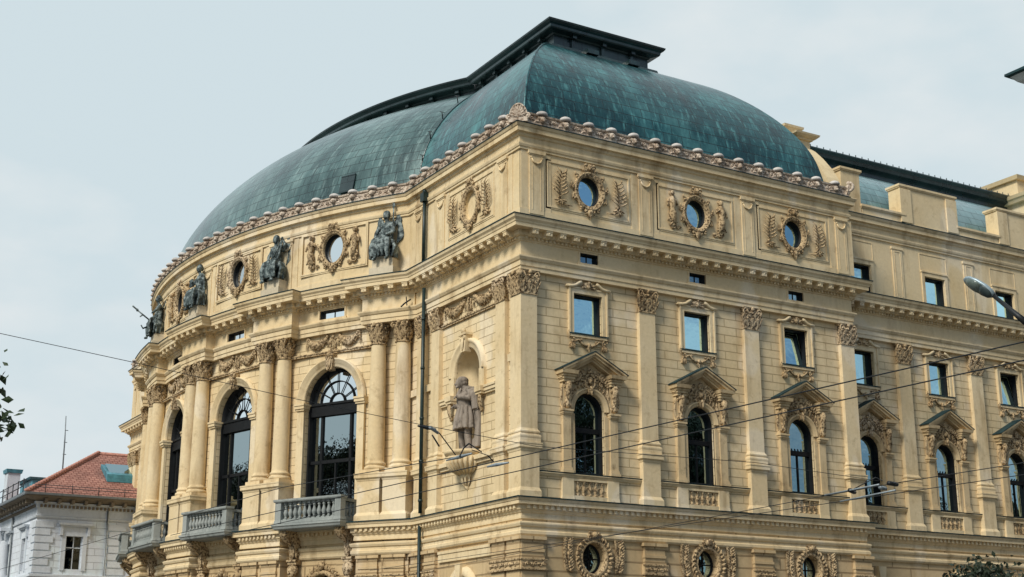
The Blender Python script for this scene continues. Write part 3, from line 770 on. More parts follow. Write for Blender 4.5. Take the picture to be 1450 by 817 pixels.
# --- pedimented arched window (root mesh = stone surround)
def arched_window_src():
    m = MB(); dw = WD
    def sb(q, a, b, d, z0, z1, g=0): m.box(*sorted((q * a, q * b)), dw - .05, dw + d, z0, z1, g)
    for s in (-1, 1):
        # jamb moulding and pilaster, impost, console block, broken-out entablature
        sb(s, .81, 1.05, .10, 10.46, 13.1); sb(s, 1.05, 1.46, .17, 10.68, 13.0)
        sb(s, 1.0, 1.53, .26, 10.44, 10.56); sb(s, 1.02, 1.49, .22, 10.56, 10.68)
        sb(s, 1.02, 1.49, .22, 13.0, 13.06); sb(s, 1.0, 1.52, .27, 13.06, 13.16); sb(s, .98, 1.56, .32, 13.16, 13.24)
        sb(s, 1.04, 1.48, .16, 13.24, 14.55)
        sb(s, 1.0, 1.54, .36, 14.46, 14.58); sb(s, .97, 1.58, .42, 14.58, 14.70); sb(s, .94, 1.64, .48, 14.70, 14.80); sb(s, .90, 1.72, .58, 14.80, 14.96, .03)
    m.ring((0, 13.3), .81, .81, [(.0, dw), (.0, dw + .10), (.06, dw + .13), (.12, dw + .13), (.14, dw + .17), (.22, dw + .17), (.24, dw)], 24, 0, PI)
    m.prism([(-1.2, 14.60), (1.2, 14.60), (0, 15.60)], dw - .02, dw + .05)   # tympanum ground
    for i in range(16):
        q = []
        for a in (PI * i / 16, PI * (i + 1) / 16):
            k = min(1.02 / max(abs(math.cos(a)), 1e-6), 1.34 / max(math.sin(a), 1e-6)); q.append(((1.0 * math.cos(a), 13.3 + 1.0 * math.sin(a)), (k * math.cos(a), 13.3 + k * math.sin(a))))
        m.prism([q[0][0], q[0][1], q[1][1], q[1][0]], dw - .02, dw + .03)
    o = m.build('arched_window', M['dirtytrim'], theatre)
    # pediment: raking cornice
    p = MB()
    for s in (-1, 1):
        A = (s * 1.72, 14.97); B = (0, 15.86)
        for d1, o0, o1 in ((dw + .34, -.34, -.24), (dw + .42, -.24, -.16), (dw + .54, -.16, -.05), (dw + .62, -.05, .04)):
            q = [(A[0] - s * .10 * (o1 < 0), A[1] + o0), (0, B[1] + o0), (0, B[1] + o1), (A[0] - s * .10 * (o1 < -.1), A[1] + o1)]
            p.prism(q if s > 0 else q[::-1], dw - .02, d1)
    p.build('pediment', M['dirtytrim'], o)
    p = MB()
    for s in (-1, 1):
        p.prism([(s * 1.80, 14.975), (0, 15.905), (0, 15.945), (s * 1.80, 15.015)], dw - .02, dw + .64)
    p.build('pediment_flashing', M['flash'], o)
    # sculpture: mask cartouche, scrolls and leaves over the arch, scroll consoles
    r = MB()
    r.ring((0, 14.62), .20, .27, [(.0, dw + .1), (.02, dw + .2), (.09, dw + .22), (.12, dw + .06)], 18)
    cartouche_head(r, 0, dw + .12, 14.64, .95)
    r.blob((0, dw + .16, 15.08), (.15, .1, .13)); r.leaf((0, dw + .1, 14.95), (0, dw + .2, 15.15), (0, dw + .2, 15.3), .26, .05)
    r.box(-.12, .12, dw, dw + .26, 14.05, 14.28, .03); r.leaf((0, dw + .24, 14.4), (0, dw + .34, 14.2), (0, dw + .26, 14.0), .2, .05)
    for s in (-1, 1):
        r.scroll((s * .40, dw + .12, 14.78), .17, 1.3, PI * (0 if s < 0 else 1), .045, s)
        r.scroll((s * .66, dw + .12, 14.55), .14, 1.3, PI / 2, .04, s)
        r.scroll((s * .34, dw + .12, 14.40), .12, 1.2, -PI / 2, .04, -s)
        for k in range(7):
            x0_, z0_ = s * (.24 + .11 * k), 15.12 - .075 * k
            r.leaf((x0_, dw + .08, z0_ - .18), (x0_ + s * .06, dw + .24, z0_ - .05), (x0_ + s * .17, dw + .12, z0_ + .02), .15, .05, 4); r.blob((x0_ + s * .05, dw + .14, z0_ - .22), .06, 6, 4)
        r.tube([(s * .26, dw + .14, 14.95), (s * .48, dw + .18, 14.86), (s * .60, dw + .18, 14.66), (s * .80, dw + .16, 14.58), (s * .92, dw + .12, 14.72)], [.05, .06, .05, .05, .03], 6)
        for k in range(6):
            a = R_(28 + k * 11); R1 = 1.12
            x, z = s * R1 * math.cos(a), 13.3 + R1 * math.sin(a)
            r.leaf((x, dw + .06, z), (x + s * .10, dw + .16, z + .10), (x + s * .16 * math.cos(a + .8), dw + .14, z + .22), .15, .04, 4)
            r.blob((x + s * .03, dw + .1, z + .05), .05, 6, 4)
        # console
        x = s * 1.26
        pts = [(x, dw + .30, 14.46), (x, dw + .36, 14.30), (x, dw + .30, 14.10), (x, dw + .20, 13.85), (x, dw + .19, 13.6), (x, dw + .24, 13.42), (x, dw + .2, 13.3)]
        r.tube(pts, [.13, .15, .14, .11, .10, .11, .07], 8)
        for q in (-.15, .15):
            r.scroll((x + q, dw + .22, 14.32), .13, 1.2, PI / 2, .035, -1, dz=True)
            r.scroll((x + q, dw + .17, 13.45), .09, 1.2, -PI / 2, .03, 1, dz=True)
        r.leaf((x, dw + .38, 14.2), (x, dw + .36, 13.9), (x, dw + .24, 13.6), .28, .05)
        r.leaf((x + s * .20, dw + .1, 13.4), (x + s * .36, dw + .16, 13.8), (x + s * .22, dw + .12, 14.3), .16, .05); r.leaf((x - s * .2, dw + .1, 13.7), (x - s * .34, dw + .2, 14.0), (x - s * .3, dw + .1, 14.4), .18, .05)
        r.blob((x, dw + .3, 14.56), (.12, .1, .08), 6, 4)
    r.build('relief', M['orn'], o)
    f = MB(); d0, d1 = dw - .38, dw - .28
    arch_frame(f, .805, 10.47, 13.3, .07, d0, dw - .13); f.box(-.74, .74, d0, d1 + .03, 12.34, 12.56)
    f.box(-.03, .03, d0, d1 - .02, 10.5, 12.34)
    for k in range(5): f.blob((-.4 + .2 * k, d1 + .02, 12.62), (.05, .03, .05), 6, 4)
    f.build('frame', M['frame'], o)
    g = MB(); pane_arch(g, .79, 10.48, 13.3, dw - .36); g.build('pane', M['glassdk'], o)
    # balustraded apron below the sill
    b = MB()
    for s in (-1, 1): b.box(s * 1.2 - .30, s * 1.2 + .30, dw - .05, dw + .12, 9.3, 10.22); b.box(s * 1.2 - .33, s * 1.2 + .33, dw - .05, dw + .15, 9.25, 9.44, -.02)
    b.box(-.90, .90, dw - .05, dw + .10, 9.26, 9.48); b.box(-.90, .90, dw - .05, dw + .10, 10.12, 10.22)
    b.build('apron', M['trim'], o)
    b = MB(); pr = [(.10, 9.48), (.10, 9.55), (.055, 9.58), (.06, 9.62), (.105, 9.72), (.11, 9.80), (.05, 9.95), (.05, 9.99), (.085, 10.02), (.085, 10.12)]
    for k in range(5):
        x = -.64 + k * .32; b.lathe(pr, (x, dw + .0), 10)
        if k < 4: b.scroll((x + .16, dw + .0, 9.8), .07, 1, 0, .025); b.blob((x + .16, dw, 9.62), (.04, .03, .08), 5, 4); b.blob((x + .16, dw, 9.98), (.04, .03, .08), 5, 4)
    b.build('baluster_row', M['orn'], o)
    return o
AW = Placer(arched_window_src())
arch_objs = [AW(frame('R', c, 0)) for c in RW] + [AW(frame('W', c, 0)) for c in WW]
# --- framed square window
def square_window_src():
    m = MB(); dw = WD; hw = .78
    for s in (-1, 1):
        m.box(min(s * hw, s * 1.0), max(s * hw, s * 1.0), dw - .03, dw + .10, 16.72, 18.92)
        m.box(min(s * .98, s * 1.06), max(s * .98, s * 1.06), dw - .03, dw + .15, 16.72, 18.92)
        # eared hood with a swan curve
        m.tube([(s * 1.18, dw + .14, 18.98), (s * .92, dw + .16, 18.98), (s * .72, dw + .16, 19.03), (s * .52, dw + .17, 19.17), (s * .40, dw + .17, 19.22)], [.07, .075, .075, .08, .07], 6)
        m.box(min(s * .9, s * 1.2), max(s * .9, s * 1.2), dw - .03, dw + .20, 18.95, 19.02)
    m.box(-hw, hw, dw - .03, dw + .10, 18.68, 18.92); m.box(-1.06, 1.06, dw - .03, dw + .13, 18.90, 18.97)
    m.box(-1.0, 1.0, dw - .03, dw + .14, 16.62, 16.74); m.box(-.9, .9, dw - .03, dw + .06, 16.3, 16.62)
    o = m.build('square_window', M['trim'], theatre)
    s_ = MB(); s_.box(-1.06, 1.06, dw - .3, dw + .17, 16.745, 16.80); s_.box(-.775, .775, dw - .34, dw - .3, 16.80, 16.86); s_.build('sill', M['flash'], o)
    r = MB(); r2 = MB()
    r.blob((0, dw + .16, 19.06), (.12, .10, .15)); r.leaf((0, dw + .12, 19.0), (0, dw + .24, 19.2), (0, dw + .22, 19.28), .24, .05)
    for s in (-1, 1):
        r.scroll((s * .24, dw + .14, 19.06), .11, 1.2, PI / 2, .035, s)
        for k in range(4):
            a = R_(-10 + k * 45); r.leaf((s * .08, dw + .12, 19.0), (s * (.12 + .12 * math.cos(a)), dw + .2, 19.0 + .16 * math.sin(a)), (s * (.1 + .34 * math.cos(a)), dw + .15, 19.0 + .24 * math.sin(a)), .13, .04, 4)
        r2.scroll((s * .86, dw + .10, 16.42), .15, 1.2, PI / 2, .045, s); r2.box(min(s * .74, s * 1.0), max(s * .74, s * 1.0), dw, dw + .12, 16.12, 16.3)
        for k in range(3): r2.tube([(s * (.78 + k * .09), dw + .13, 16.3), (s * (.78 + k * .09), dw + .13, 16.06)], [.035, .028], 5)
        r2.tube([(s * .74, dw + .08, 16.45), (s * .56, dw + .11, 16.50), (s * .42, dw + .11, 16.38), (s * .26, dw + .11, 16.28), (s * .1, dw + .11, 16.25)], [.05, .05, .045, .05, .04], 6)
        r2.scroll((s * .42, dw + .1, 16.50), .08, 1.1, 0, .03, -s)
        r2.leaf((s * 1.0, dw + .08, 16.5), (s * 1.1, dw + .12, 16.7), (s * 1.05, dw + .08, 16.95), .12, .04)
    r2.blob((0, dw + .12, 16.26), (.1, .08, .14)); r2.leaf((0, dw + .1, 16.3), (0, dw + .16, 16.1), (0, dw + .1, 15.98), .2, .04)
    r.build('crest_relief', M['orn'], o); r2.build('apron_relief', M['orn'], o)
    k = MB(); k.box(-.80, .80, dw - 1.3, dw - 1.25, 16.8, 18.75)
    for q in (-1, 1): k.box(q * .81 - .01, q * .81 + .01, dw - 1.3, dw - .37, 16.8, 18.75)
    k.box(-.8, .8, dw - 1.3, dw - .37, 18.70, 18.73); k.box(-.8, .8, dw - 1.3, dw - .37, 16.82, 16.85); k.build('dark_room_backing', M['roomdark'], o)  # backing box added behind the glass; room darkness is put into its colour
    f = MB(); d0, d1 = dw - .36, dw - .26; w = .08
    w = .065; d1 = dw - .12; f.box(-.785, -.78 + w, d0, d1, 16.86, 18.685); f.box(.78 - w, .785, d0, d1, 16.86, 18.685); f.box(-.71, .71, d0, dw - .22, 16.86, 16.93); f.box(-.71, .71, d0, d1, 18.60, 18.685)
    f.build('frame', M['frame'], o)
    g = MB(); g.add([(-.72, dw - .33, 16.9), (.72, dw - .33, 16.9), (.72, dw - .33, 18.64), (-.72, dw - .33, 18.64)], [(0, 1, 2, 3)]); g.build('pane', M['glass'], o)
    return o
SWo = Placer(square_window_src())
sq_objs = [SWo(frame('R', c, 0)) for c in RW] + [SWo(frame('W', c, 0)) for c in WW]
# sashes tilted inwards at the top (bottom-hung), with a box coloured near-black as room shade seen past them
for o in (sq_objs[2], sq_objs[5]):
    for ch in o.children:
        if ch.name.startswith('pane'):
            ch.location = (-.04, .0, 0); ch.rotation_euler = (R_(-7), 0, 0)
            piv = Vector((0, -(WD - .33), 16.9)); ch.location = piv - Matrix.Rotation(R_(-7), 3, 'X') @ piv
# --- plain attic window of the wing
m = MB(); dw = .05
for s in (-1, 1): m.box(min(s * .80, s * 1.02), max(s * .80, s * 1.02), dw - .02, dw + .07, 21.80, 23.70)
m.box(-.80, .80, dw - .02, dw + .07, 23.47, 23.70); m.box(-1.06, 1.06, dw - .02, dw + .11, 23.70, 23.78)
o = m.build('attic_window', M['trim'], theatre)
f = MB()
for s in (-1, 1): f.box(min(s * .71, s * .785), max(s * .71, s * .785), dw - .36, dw - .10, 21.82, 23.455)
f.box(-.71, .71, dw - .36, dw - .10, 23.38, 23.455); f.box(-.7, .7, dw - .36, dw - .26, 21.82, 21.9); f.build('frame', M['frame'], o)
g = MB(); g.add([(-.72, dw - .33, 21.85), (.72, dw - .33, 21.85), (.72, dw - .33, 23.4), (-.72, dw - .33, 23.4)], [(0, 1, 2, 3)]); g.build('pane', M['glass'], o)
p = MB()
for s in (-1, 1): p.box(min(s * 1.02, s * 1.06), max(s * 1.02, s * 1.06), dw - .02, dw + .025, 23.78, 24.75)
p.box(-1.06, 1.06, dw - .02, dw + .025, 24.75, 24.79); p.build('panel_moulding', M['trim'], o)
ATW = Placer(o)
for c in WW: ATW(frame('W', c, 0))
# --- frieze slit window
def slit(hw):
    m = MB()
    for s in (-1, 1): m.box(min(s * hw, s * (hw + .09)), max(s * hw, s * (hw + .09)), -.03, .035, 20.05, 20.64)
    m.box(-hw - .14, hw + .14, -.03, .06, 20.0, 20.11)
    o = m.build('frieze_window', M['trim'], theatre)
    f = MB(); f.box(-hw, hw, -.26, -.05, 20.55, 20.605); f.box(-hw - .005, -hw + .05, -.26, -.05, 20.12, 20.55); f.box(hw - .05, hw + .005, -.26, -.05, 20.12, 20.55); f.box(-.02, .02, -.26, -.21, 20.12, 20.54); f.build('frame', M['frame'], o)
    g = MB(); g.add([(-hw, -.24, 20.12), (hw, -.24, 20.12), (hw, -.24, 20.58), (-hw, -.24, 20.58)], [(0, 1, 2, 3)]); g.build('pane', M['glassfan'] if hw > .7 else M['glassdk'], o)
    return o
q = Placer(slit(.5)); [q(frame('R', c, 0)) for c in RW]
q = Placer(slit(.85)); [q(frame('B', R_(t) * BR, 0)) for t in BAYS]

# --- oculi in the attic
def palm(m, s, u, d, z, h):
    st = [(u, d + .08, z), (u + s * .05, d + .12, z + h * .35), (u + s * .02, d + .12, z + h * .7), (u - s * .07, d + .10, z + h)]
    m.tube(st, [.05, .045, .035, .02], 6)
    n = 7
    for k in range(n):
        x = .26 + .74 * k / (n - 1); zz = z + h * x; uu = u + s * .04 * math.sin(PI * x) - s * .07 * max(0, x - .6) / .4
        L = .44 * (1 - .62 * x) + .08
        for q in (-1, 1):
            m.tube([(uu, d + .12, zz - .04), (uu + q * L * .45, d + .24, zz + .04), (uu + q * L * .85, d + .22, zz + .17), (uu + q * L, d + .11, zz + .31)], [.022, .048, .040, .010], 5, .7)
    for k in range(6):
        a = R_(185 + k * 34); m.leaf((u, d + .08, z + .12), (u + .15 * math.cos(a), d + .20, z + .10 + .12 * math.sin(a)), (u + .33 * math.cos(a), d + .09, z + .08 + .24 * math.sin(a)), .14, .05, 4)
    m.tube([(u, d + .08, z + .05), (u - s * .3, d + .12, z - .10), (u - s * .66, d + .07, z - .07)], [.05, .045, .015], 5)
    for k in range(5): m.blob((u + random.uniform(-.17, .17), d + .14, z + .14 + random.uniform(-.14, .18)), random.uniform(.05, .085), 6, 4)
def term_figure(m, s, u, d, z, h):     # relief figure rising from a scroll
    k = h / 1.9
    m.blob((u, d + .14, z + 1.72 * k), (.125 * k, .12 * k, .15 * k)); m.blob((u, d + .06, z + 1.78 * k), (.15 * k, .1, .14 * k), 6, 5)
    m.tube([(u, d + .1, z + 1.6 * k), (u, d + .1, z + 1.42 * k), (u + s * .02, d + .14, z + 1.2 * k), (u + s * .03, d + .12, z + .95 * k), (u, d + .14, z + .72 * k), (u - s * .06, d + .12, z + .42 * k), (u - s * .16, d + .08, z + .18 * k)], [.06 * k, .19 * k, .18 * k, .14 * k, .20 * k, .16 * k, .07 * k], 8)
    for q in (-1, 1):
        m.tube([(u + q * .18 * k, d + .1, z + 1.42 * k), (u + q * .27 * k, d + .14, z + 1.2 * k), (u + q * (.30 if q == s else .16) * k, d + .2, z + (1.02 if q == s else 1.35) * k)], [.075 * k, .06 * k, .05 * k], 6)
    m.scroll((u - s * .02, d + .08, z + .16 * k), .20 * k, 1.4, PI / 2, .06, s); m.scroll((u - s * .38 * k, d + .06, z + .1 * k), .13 * k, 1.2, 0, .045, -s)
    for q in range(6):
        a = R_(q * 60); m.leaf((u - s * .05, d + .1, z + .35 * k), (u + .16 * math.cos(a), d + .18, z + .35 * k + .14 * math.sin(a)), (u + .30 * math.cos(a), d + .09, z + .33 * k + .26 * math.sin(a)), .13, .04, 4)
    for q in range(3): m.leaf((u + s * .08, d + .12, z + (.9 - q * .1) * k), (u + s * .20, d + .16, z + (.6 - q * .08) * k), (u + s * (.10 + .1 * q), d + .1, z + .3 * k), .11, .04, 4)
def cartouche_ring(ru, rz, dw):
    m = MB(); C_ = (0, 0)
    m.ring(C_, ru, rz, [(.0, dw - .05), (.0, dw + .09), (.05, dw + .13), (.12, dw + .12), (.14, dw + .17), (.22, dw + .16), (.25, dw + .02)], 36)
    for k in range(26):                                            # bead course
        a = 2 * PI * k / 26; m.blob(((ru + .09) * math.cos(a), dw + .14, (rz + .09) * math.sin(a)), .034, 5, 4)
    cartouche_head(m, 0, dw + .14, rz + .42, .82)
    for s in (-1, 1):
        m.scroll((s * .30, dw + .12, rz + .30), .13, 1.3, PI / 2, .045, s); m.leaf((s * .1, dw + .1, rz + .5), (s * .24, dw + .2, rz + .62), (s * .34, dw + .12, rz + .46), .16, .04)
        for (a, rr, sg) in ((40, .12, 1), (8, .12, -1), (-26, .13, 1), (-58, .12, -1)):
            x, z = (ru + .30) * math.cos(R_(a)) * s, (rz + .28) * math.sin(R_(a))
            m.scroll((x, dw + .10, z), rr, 1.25, R_(a) if s > 0 else PI - R_(a), .042, sg * s)
            m.leaf((x, dw + .06, z), (x + s * .12, dw + .15, z + .10), (x + s * .08, dw + .08, z + .26), .13, .035, 4)
            m.blob((x, dw + .13, z), .05, 6, 4)
    m.blob((0, dw + .14, -rz - .34), (.16, .11, .16)); m.leaf((0, dw + .12, -rz - .3), (0, dw + .22, -rz - .5), (0, dw + .1, -rz - .62), .26, .05)
    for s in (-1, 1): m.scroll((s * .24, dw + .12, -rz - .28), .12, 1.2, -PI / 2, .04, -s)
    return m
def oculus_src(kind, ru, rz, glazed, dw=.05, pw=2.24, ph=(-1.05, 1.06), dep=.27, gl='glass'):
    m = cartouche_ring(ru, rz, dw); o = m.build('oculus_window', M['orn'], theatre)
    p = MB(); z0, z1 = ph
    for a, b, c in ((.0, .07, .05), (.07, .14, .025)):
        p.box(-pw - a - .07, -pw - a, dw - .02, dw + c, z0 - a - .07, z1 + a + .07); p.box(pw + a, pw + a + .07, dw - .02, dw + c, z0 - a - .07, z1 + a + .07)
        p.box(-pw - a, pw + a, dw - .02, dw + c, z0 - a - .07, z0 - a); p.box(-pw - a, pw + a, dw - .02, dw + c, z1 + a, z1 + a + .07)
    p.build('panel_frame', M['trim'], o)
    for s in (-1, 1):
        r = MB()
        if kind == 'palm': palm(r, s, s * 1.62, dw, -.80, 1.40)
        else: term_figure(r, s, s * 1.50, dw, -.98, 1.95)
        r.build('palm_relief' if kind == 'palm' else 'figure_relief', M['orn'], o)
    g = MB()
    pts = [((ru + .0) * math.cos(2 * PI * i / 32), (rz + .0) * math.sin(2 * PI * i / 32)) for i in range(32)]
    if glazed:
        g.add([(u, dw - dep, z) for u, z in pts], [tuple(range(32))]); g.build('pane', M[gl], o)
        f = MB(); f.ring((0, 0), ru, rz, [(.01, dw - .06), (-.04, dw - .06), (-.04, dw - dep - .02)], 32); f.build('frame', M['frame'], o)
    else:
        g.add([(u, dw - .14, z) for u, z in pts], [tuple(range(32))]); g.build('blind_panel', M['wallw'], o)
    return o
po = Placer(oculus_src('palm', .62, .72, True)); fo = Placer(oculus_src('figure', .62, .72, True))
po(frame('R', RW[0], 0, AT)); fo(frame('R', RW[1], 0, AT)); po(frame('R', RW[2], 0, AT))
oculus_src('palm', .62, .74, False, pw=2.12).matrix_basis = frame('L', -4.5, 0, 23.65)
po = Placer(oculus_src('palm', .68, .80, True, pw=2.16, ph=(-1.15, 1.0), dep=.22, gl='glassfan')); fo = Placer(oculus_src('figure', .68, .80, True, pw=2.16, ph=(-1.15, 1.0), dep=.22, gl='glassfan'))
for i, t in enumerate(BAYS): (fo if i % 2 == 0 else po)(frame('B', R_(t) * BR, 0, 23.95))
# --- wreathed oculi of the base storey
m = MB(); dw = -.05
m.ring((0, 0), .60, .66, [(0, dw - .1), (0, dw + .12), (.07, dw + .17), (.14, dw + .12), (.30, dw + .14), (.34, dw)], 32)
for k in range(30):
    a = 2 * PI * k / 30; x, z = .86 * math.cos(a), .92 * math.sin(a)
    m.leaf((x * .9, dw + .12, z * .9), (x * 1.02, dw + .24, z * 1.02), (x * 1.12 - .1 * math.sin(a), dw + .12, z * 1.12 + .1 * math.cos(a)), .16, .04, 4)
    if k % 2: m.blob((x, dw + .18, z), .06, 6, 4)
m.blob((0, dw + .2, 1.0), (.17, .12, .15)); m.scroll((.28, dw + .15, .98), .13, 1.2, PI / 2, .045, 1); m.scroll((-.28, dw + .15, .98), .13, 1.2, PI / 2, .045, -1)
o = m.build('wreath_window', M['orn'], theatre)
for s in (-1, 1):
    r = MB(); r.tube([(s * 1.12, dw + .08, -.6), (s * 1.36, dw + .1, 0), (s * 1.3, dw + .08, .75)], [.04, .05, .03], 6)
    for k in range(12):
        z = -.55 + k * .115; x = s * (1.16 + .2 * math.cos((z - .1) * 1.3))
        for q in (-1, 1): r.leaf((x, dw + .06, z), (x + q * .16, dw + .16, z + .06), (x + q * .25, dw + .08, z + .2), .14, .035, 4)
        if k % 3 == 0: r.blob((x + .05, dw + .14, z), .06, 6, 4)
    r.build('laurel_relief', M['orn'], o)
g = MB(); g.add([(.6 * math.cos(2 * PI * i / 28), dw - .38, .66 * math.sin(2 * PI * i / 28)) for i in range(28)], [tuple(range(28))]); g.build('pane', M['glassdk'], o)
f = MB(); f.ring((0, 0), .60, .66, [(.0, dw - .33), (-.08, dw - .33), (-.08, dw - .38)], 28); f.box(-.03, .03, dw - .38, dw - .34, -.6, .6); f.box(-.55, .55, dw - .38, dw - .34, -.03, .03); f.build('frame', M['frame'], o)
wr = Placer(o); [wr(frame('R', c, 0, LOW)) for c in RW]

# --- tall arched windows of the bow
def bow_window_src():
    m = MB(); dw = WD; hw = 1.78
    m.ring((0, 15.72), hw, hw, [(0, dw - .02), (0, dw + .10), (.05, dw + .14), (.20, dw + .14), (.22, dw + .18), (.36, dw + .18), (.40, dw + .24), (.46, dw + .24), (.48, dw - .02)], 36, 0, PI)
    for s in (-1, 1):
        a, b = sorted((s * hw, s * 2.34))
        m.box(a + (0 if s > 0 else .1), b - (.1 if s > 0 else 0), dw - .02, dw + .12, 9.3, 15.36)
        m.box(a - (.06 if s > 0 else 0), b + (.0 if s > 0 else .06), dw - .5, dw + .20, 15.36, 15.46); m.box(a - (.1 if s > 0 else 0), b + (.0 if s > 0 else .1), dw - .5, dw + .26, 15.46, 15.62); m.box(a - (.13 if s > 0 else 0), b + (.0 if s > 0 else .13), dw - .5, dw + .30, 15.62, 15.72)
    o = m.build('tall_arched_window', M['trim'], theatre)
    k = MB(); k.prism([(-.17, 17.30), (.17, 17.30), (.26, 18.15), (-.26, 18.15)], dw, dw + .34)
    k.scroll((-.14, dw + .36, 17.98), .11, 1.2, PI / 2, .04, 1); k.scroll((.14, dw + .36, 17.98), .11, 1.2, PI / 2, .04, -1)
    k.leaf((0, dw + .34, 18.0), (0, dw + .46, 17.7), (0, dw + .36, 17.3), .32, .06); k.blob((0, dw + .36, 18.12), (.14, .1, .12)); k.build('keystone', M['orn'], o)
    f = MB(); d0, d1 = dw - .55, dw - .42; zs = 15.72; r = hw
    arch_frame(f, hw + .005, 9.32, zs, .13, d0, d1 + .18)
    f.box(-hw, hw, d0, d1 + .10, 15.05, 15.30); f.box(-hw, hw, d0, d1 + .06, 15.30, 15.62, 0); f.box(-hw, hw, d0, d1 + .12, 15.62, 15.74)
    for s in (-1, 1): f.box(min(s * .90, s * 1.04), max(s * .90, s * 1.04), d0, d1, 9.35, 15.05)
    f.box(-hw, hw, d0, d1, 12.55, 12.72); f.box(-.04, .04, d0, d1 - .02, 9.35, 12.55)
    f.ring((0, zs), .52, .52, [(0, d1), (-.07, d1), (-.07, d0)], 18, 0, PI); f.ring((0, zs), 1.16, 1.16, [(0, d1), (-.055, d1), (-.055, d0)], 24, 0, PI)
    for a in (28, 62, 90, 118, 152):
        c, s = math.cos(R_(a)), math.sin(R_(a)); f.tube([(.5 * c, d1 - .03, zs + .5 * s), ((hw - .05) * c, d1 - .03, zs + (hw - .05) * s)], .032, 4)
    f.build('frame', M['frame'], o)
    g = MB(); g.add([(-hw + .03, d0 + .04, 9.35), (hw - .03, d0 + .04, 9.35), (hw - .03, d0 + .04, zs - .2), (-hw + .03, d0 + .04, zs - .2)], [(0, 1, 2, 3)]); g.build('pane', M['glassbig'], o)
    g = MB(); pane_arch(g, hw - .03, zs - .05, zs, d0 + .04, 20); g.build('fanlight', M['glassfan'], o)
    return o
bw = Placer(bow_window_src())
for t in BAYS: bw(frame('B', R_(t) * BR, 0))

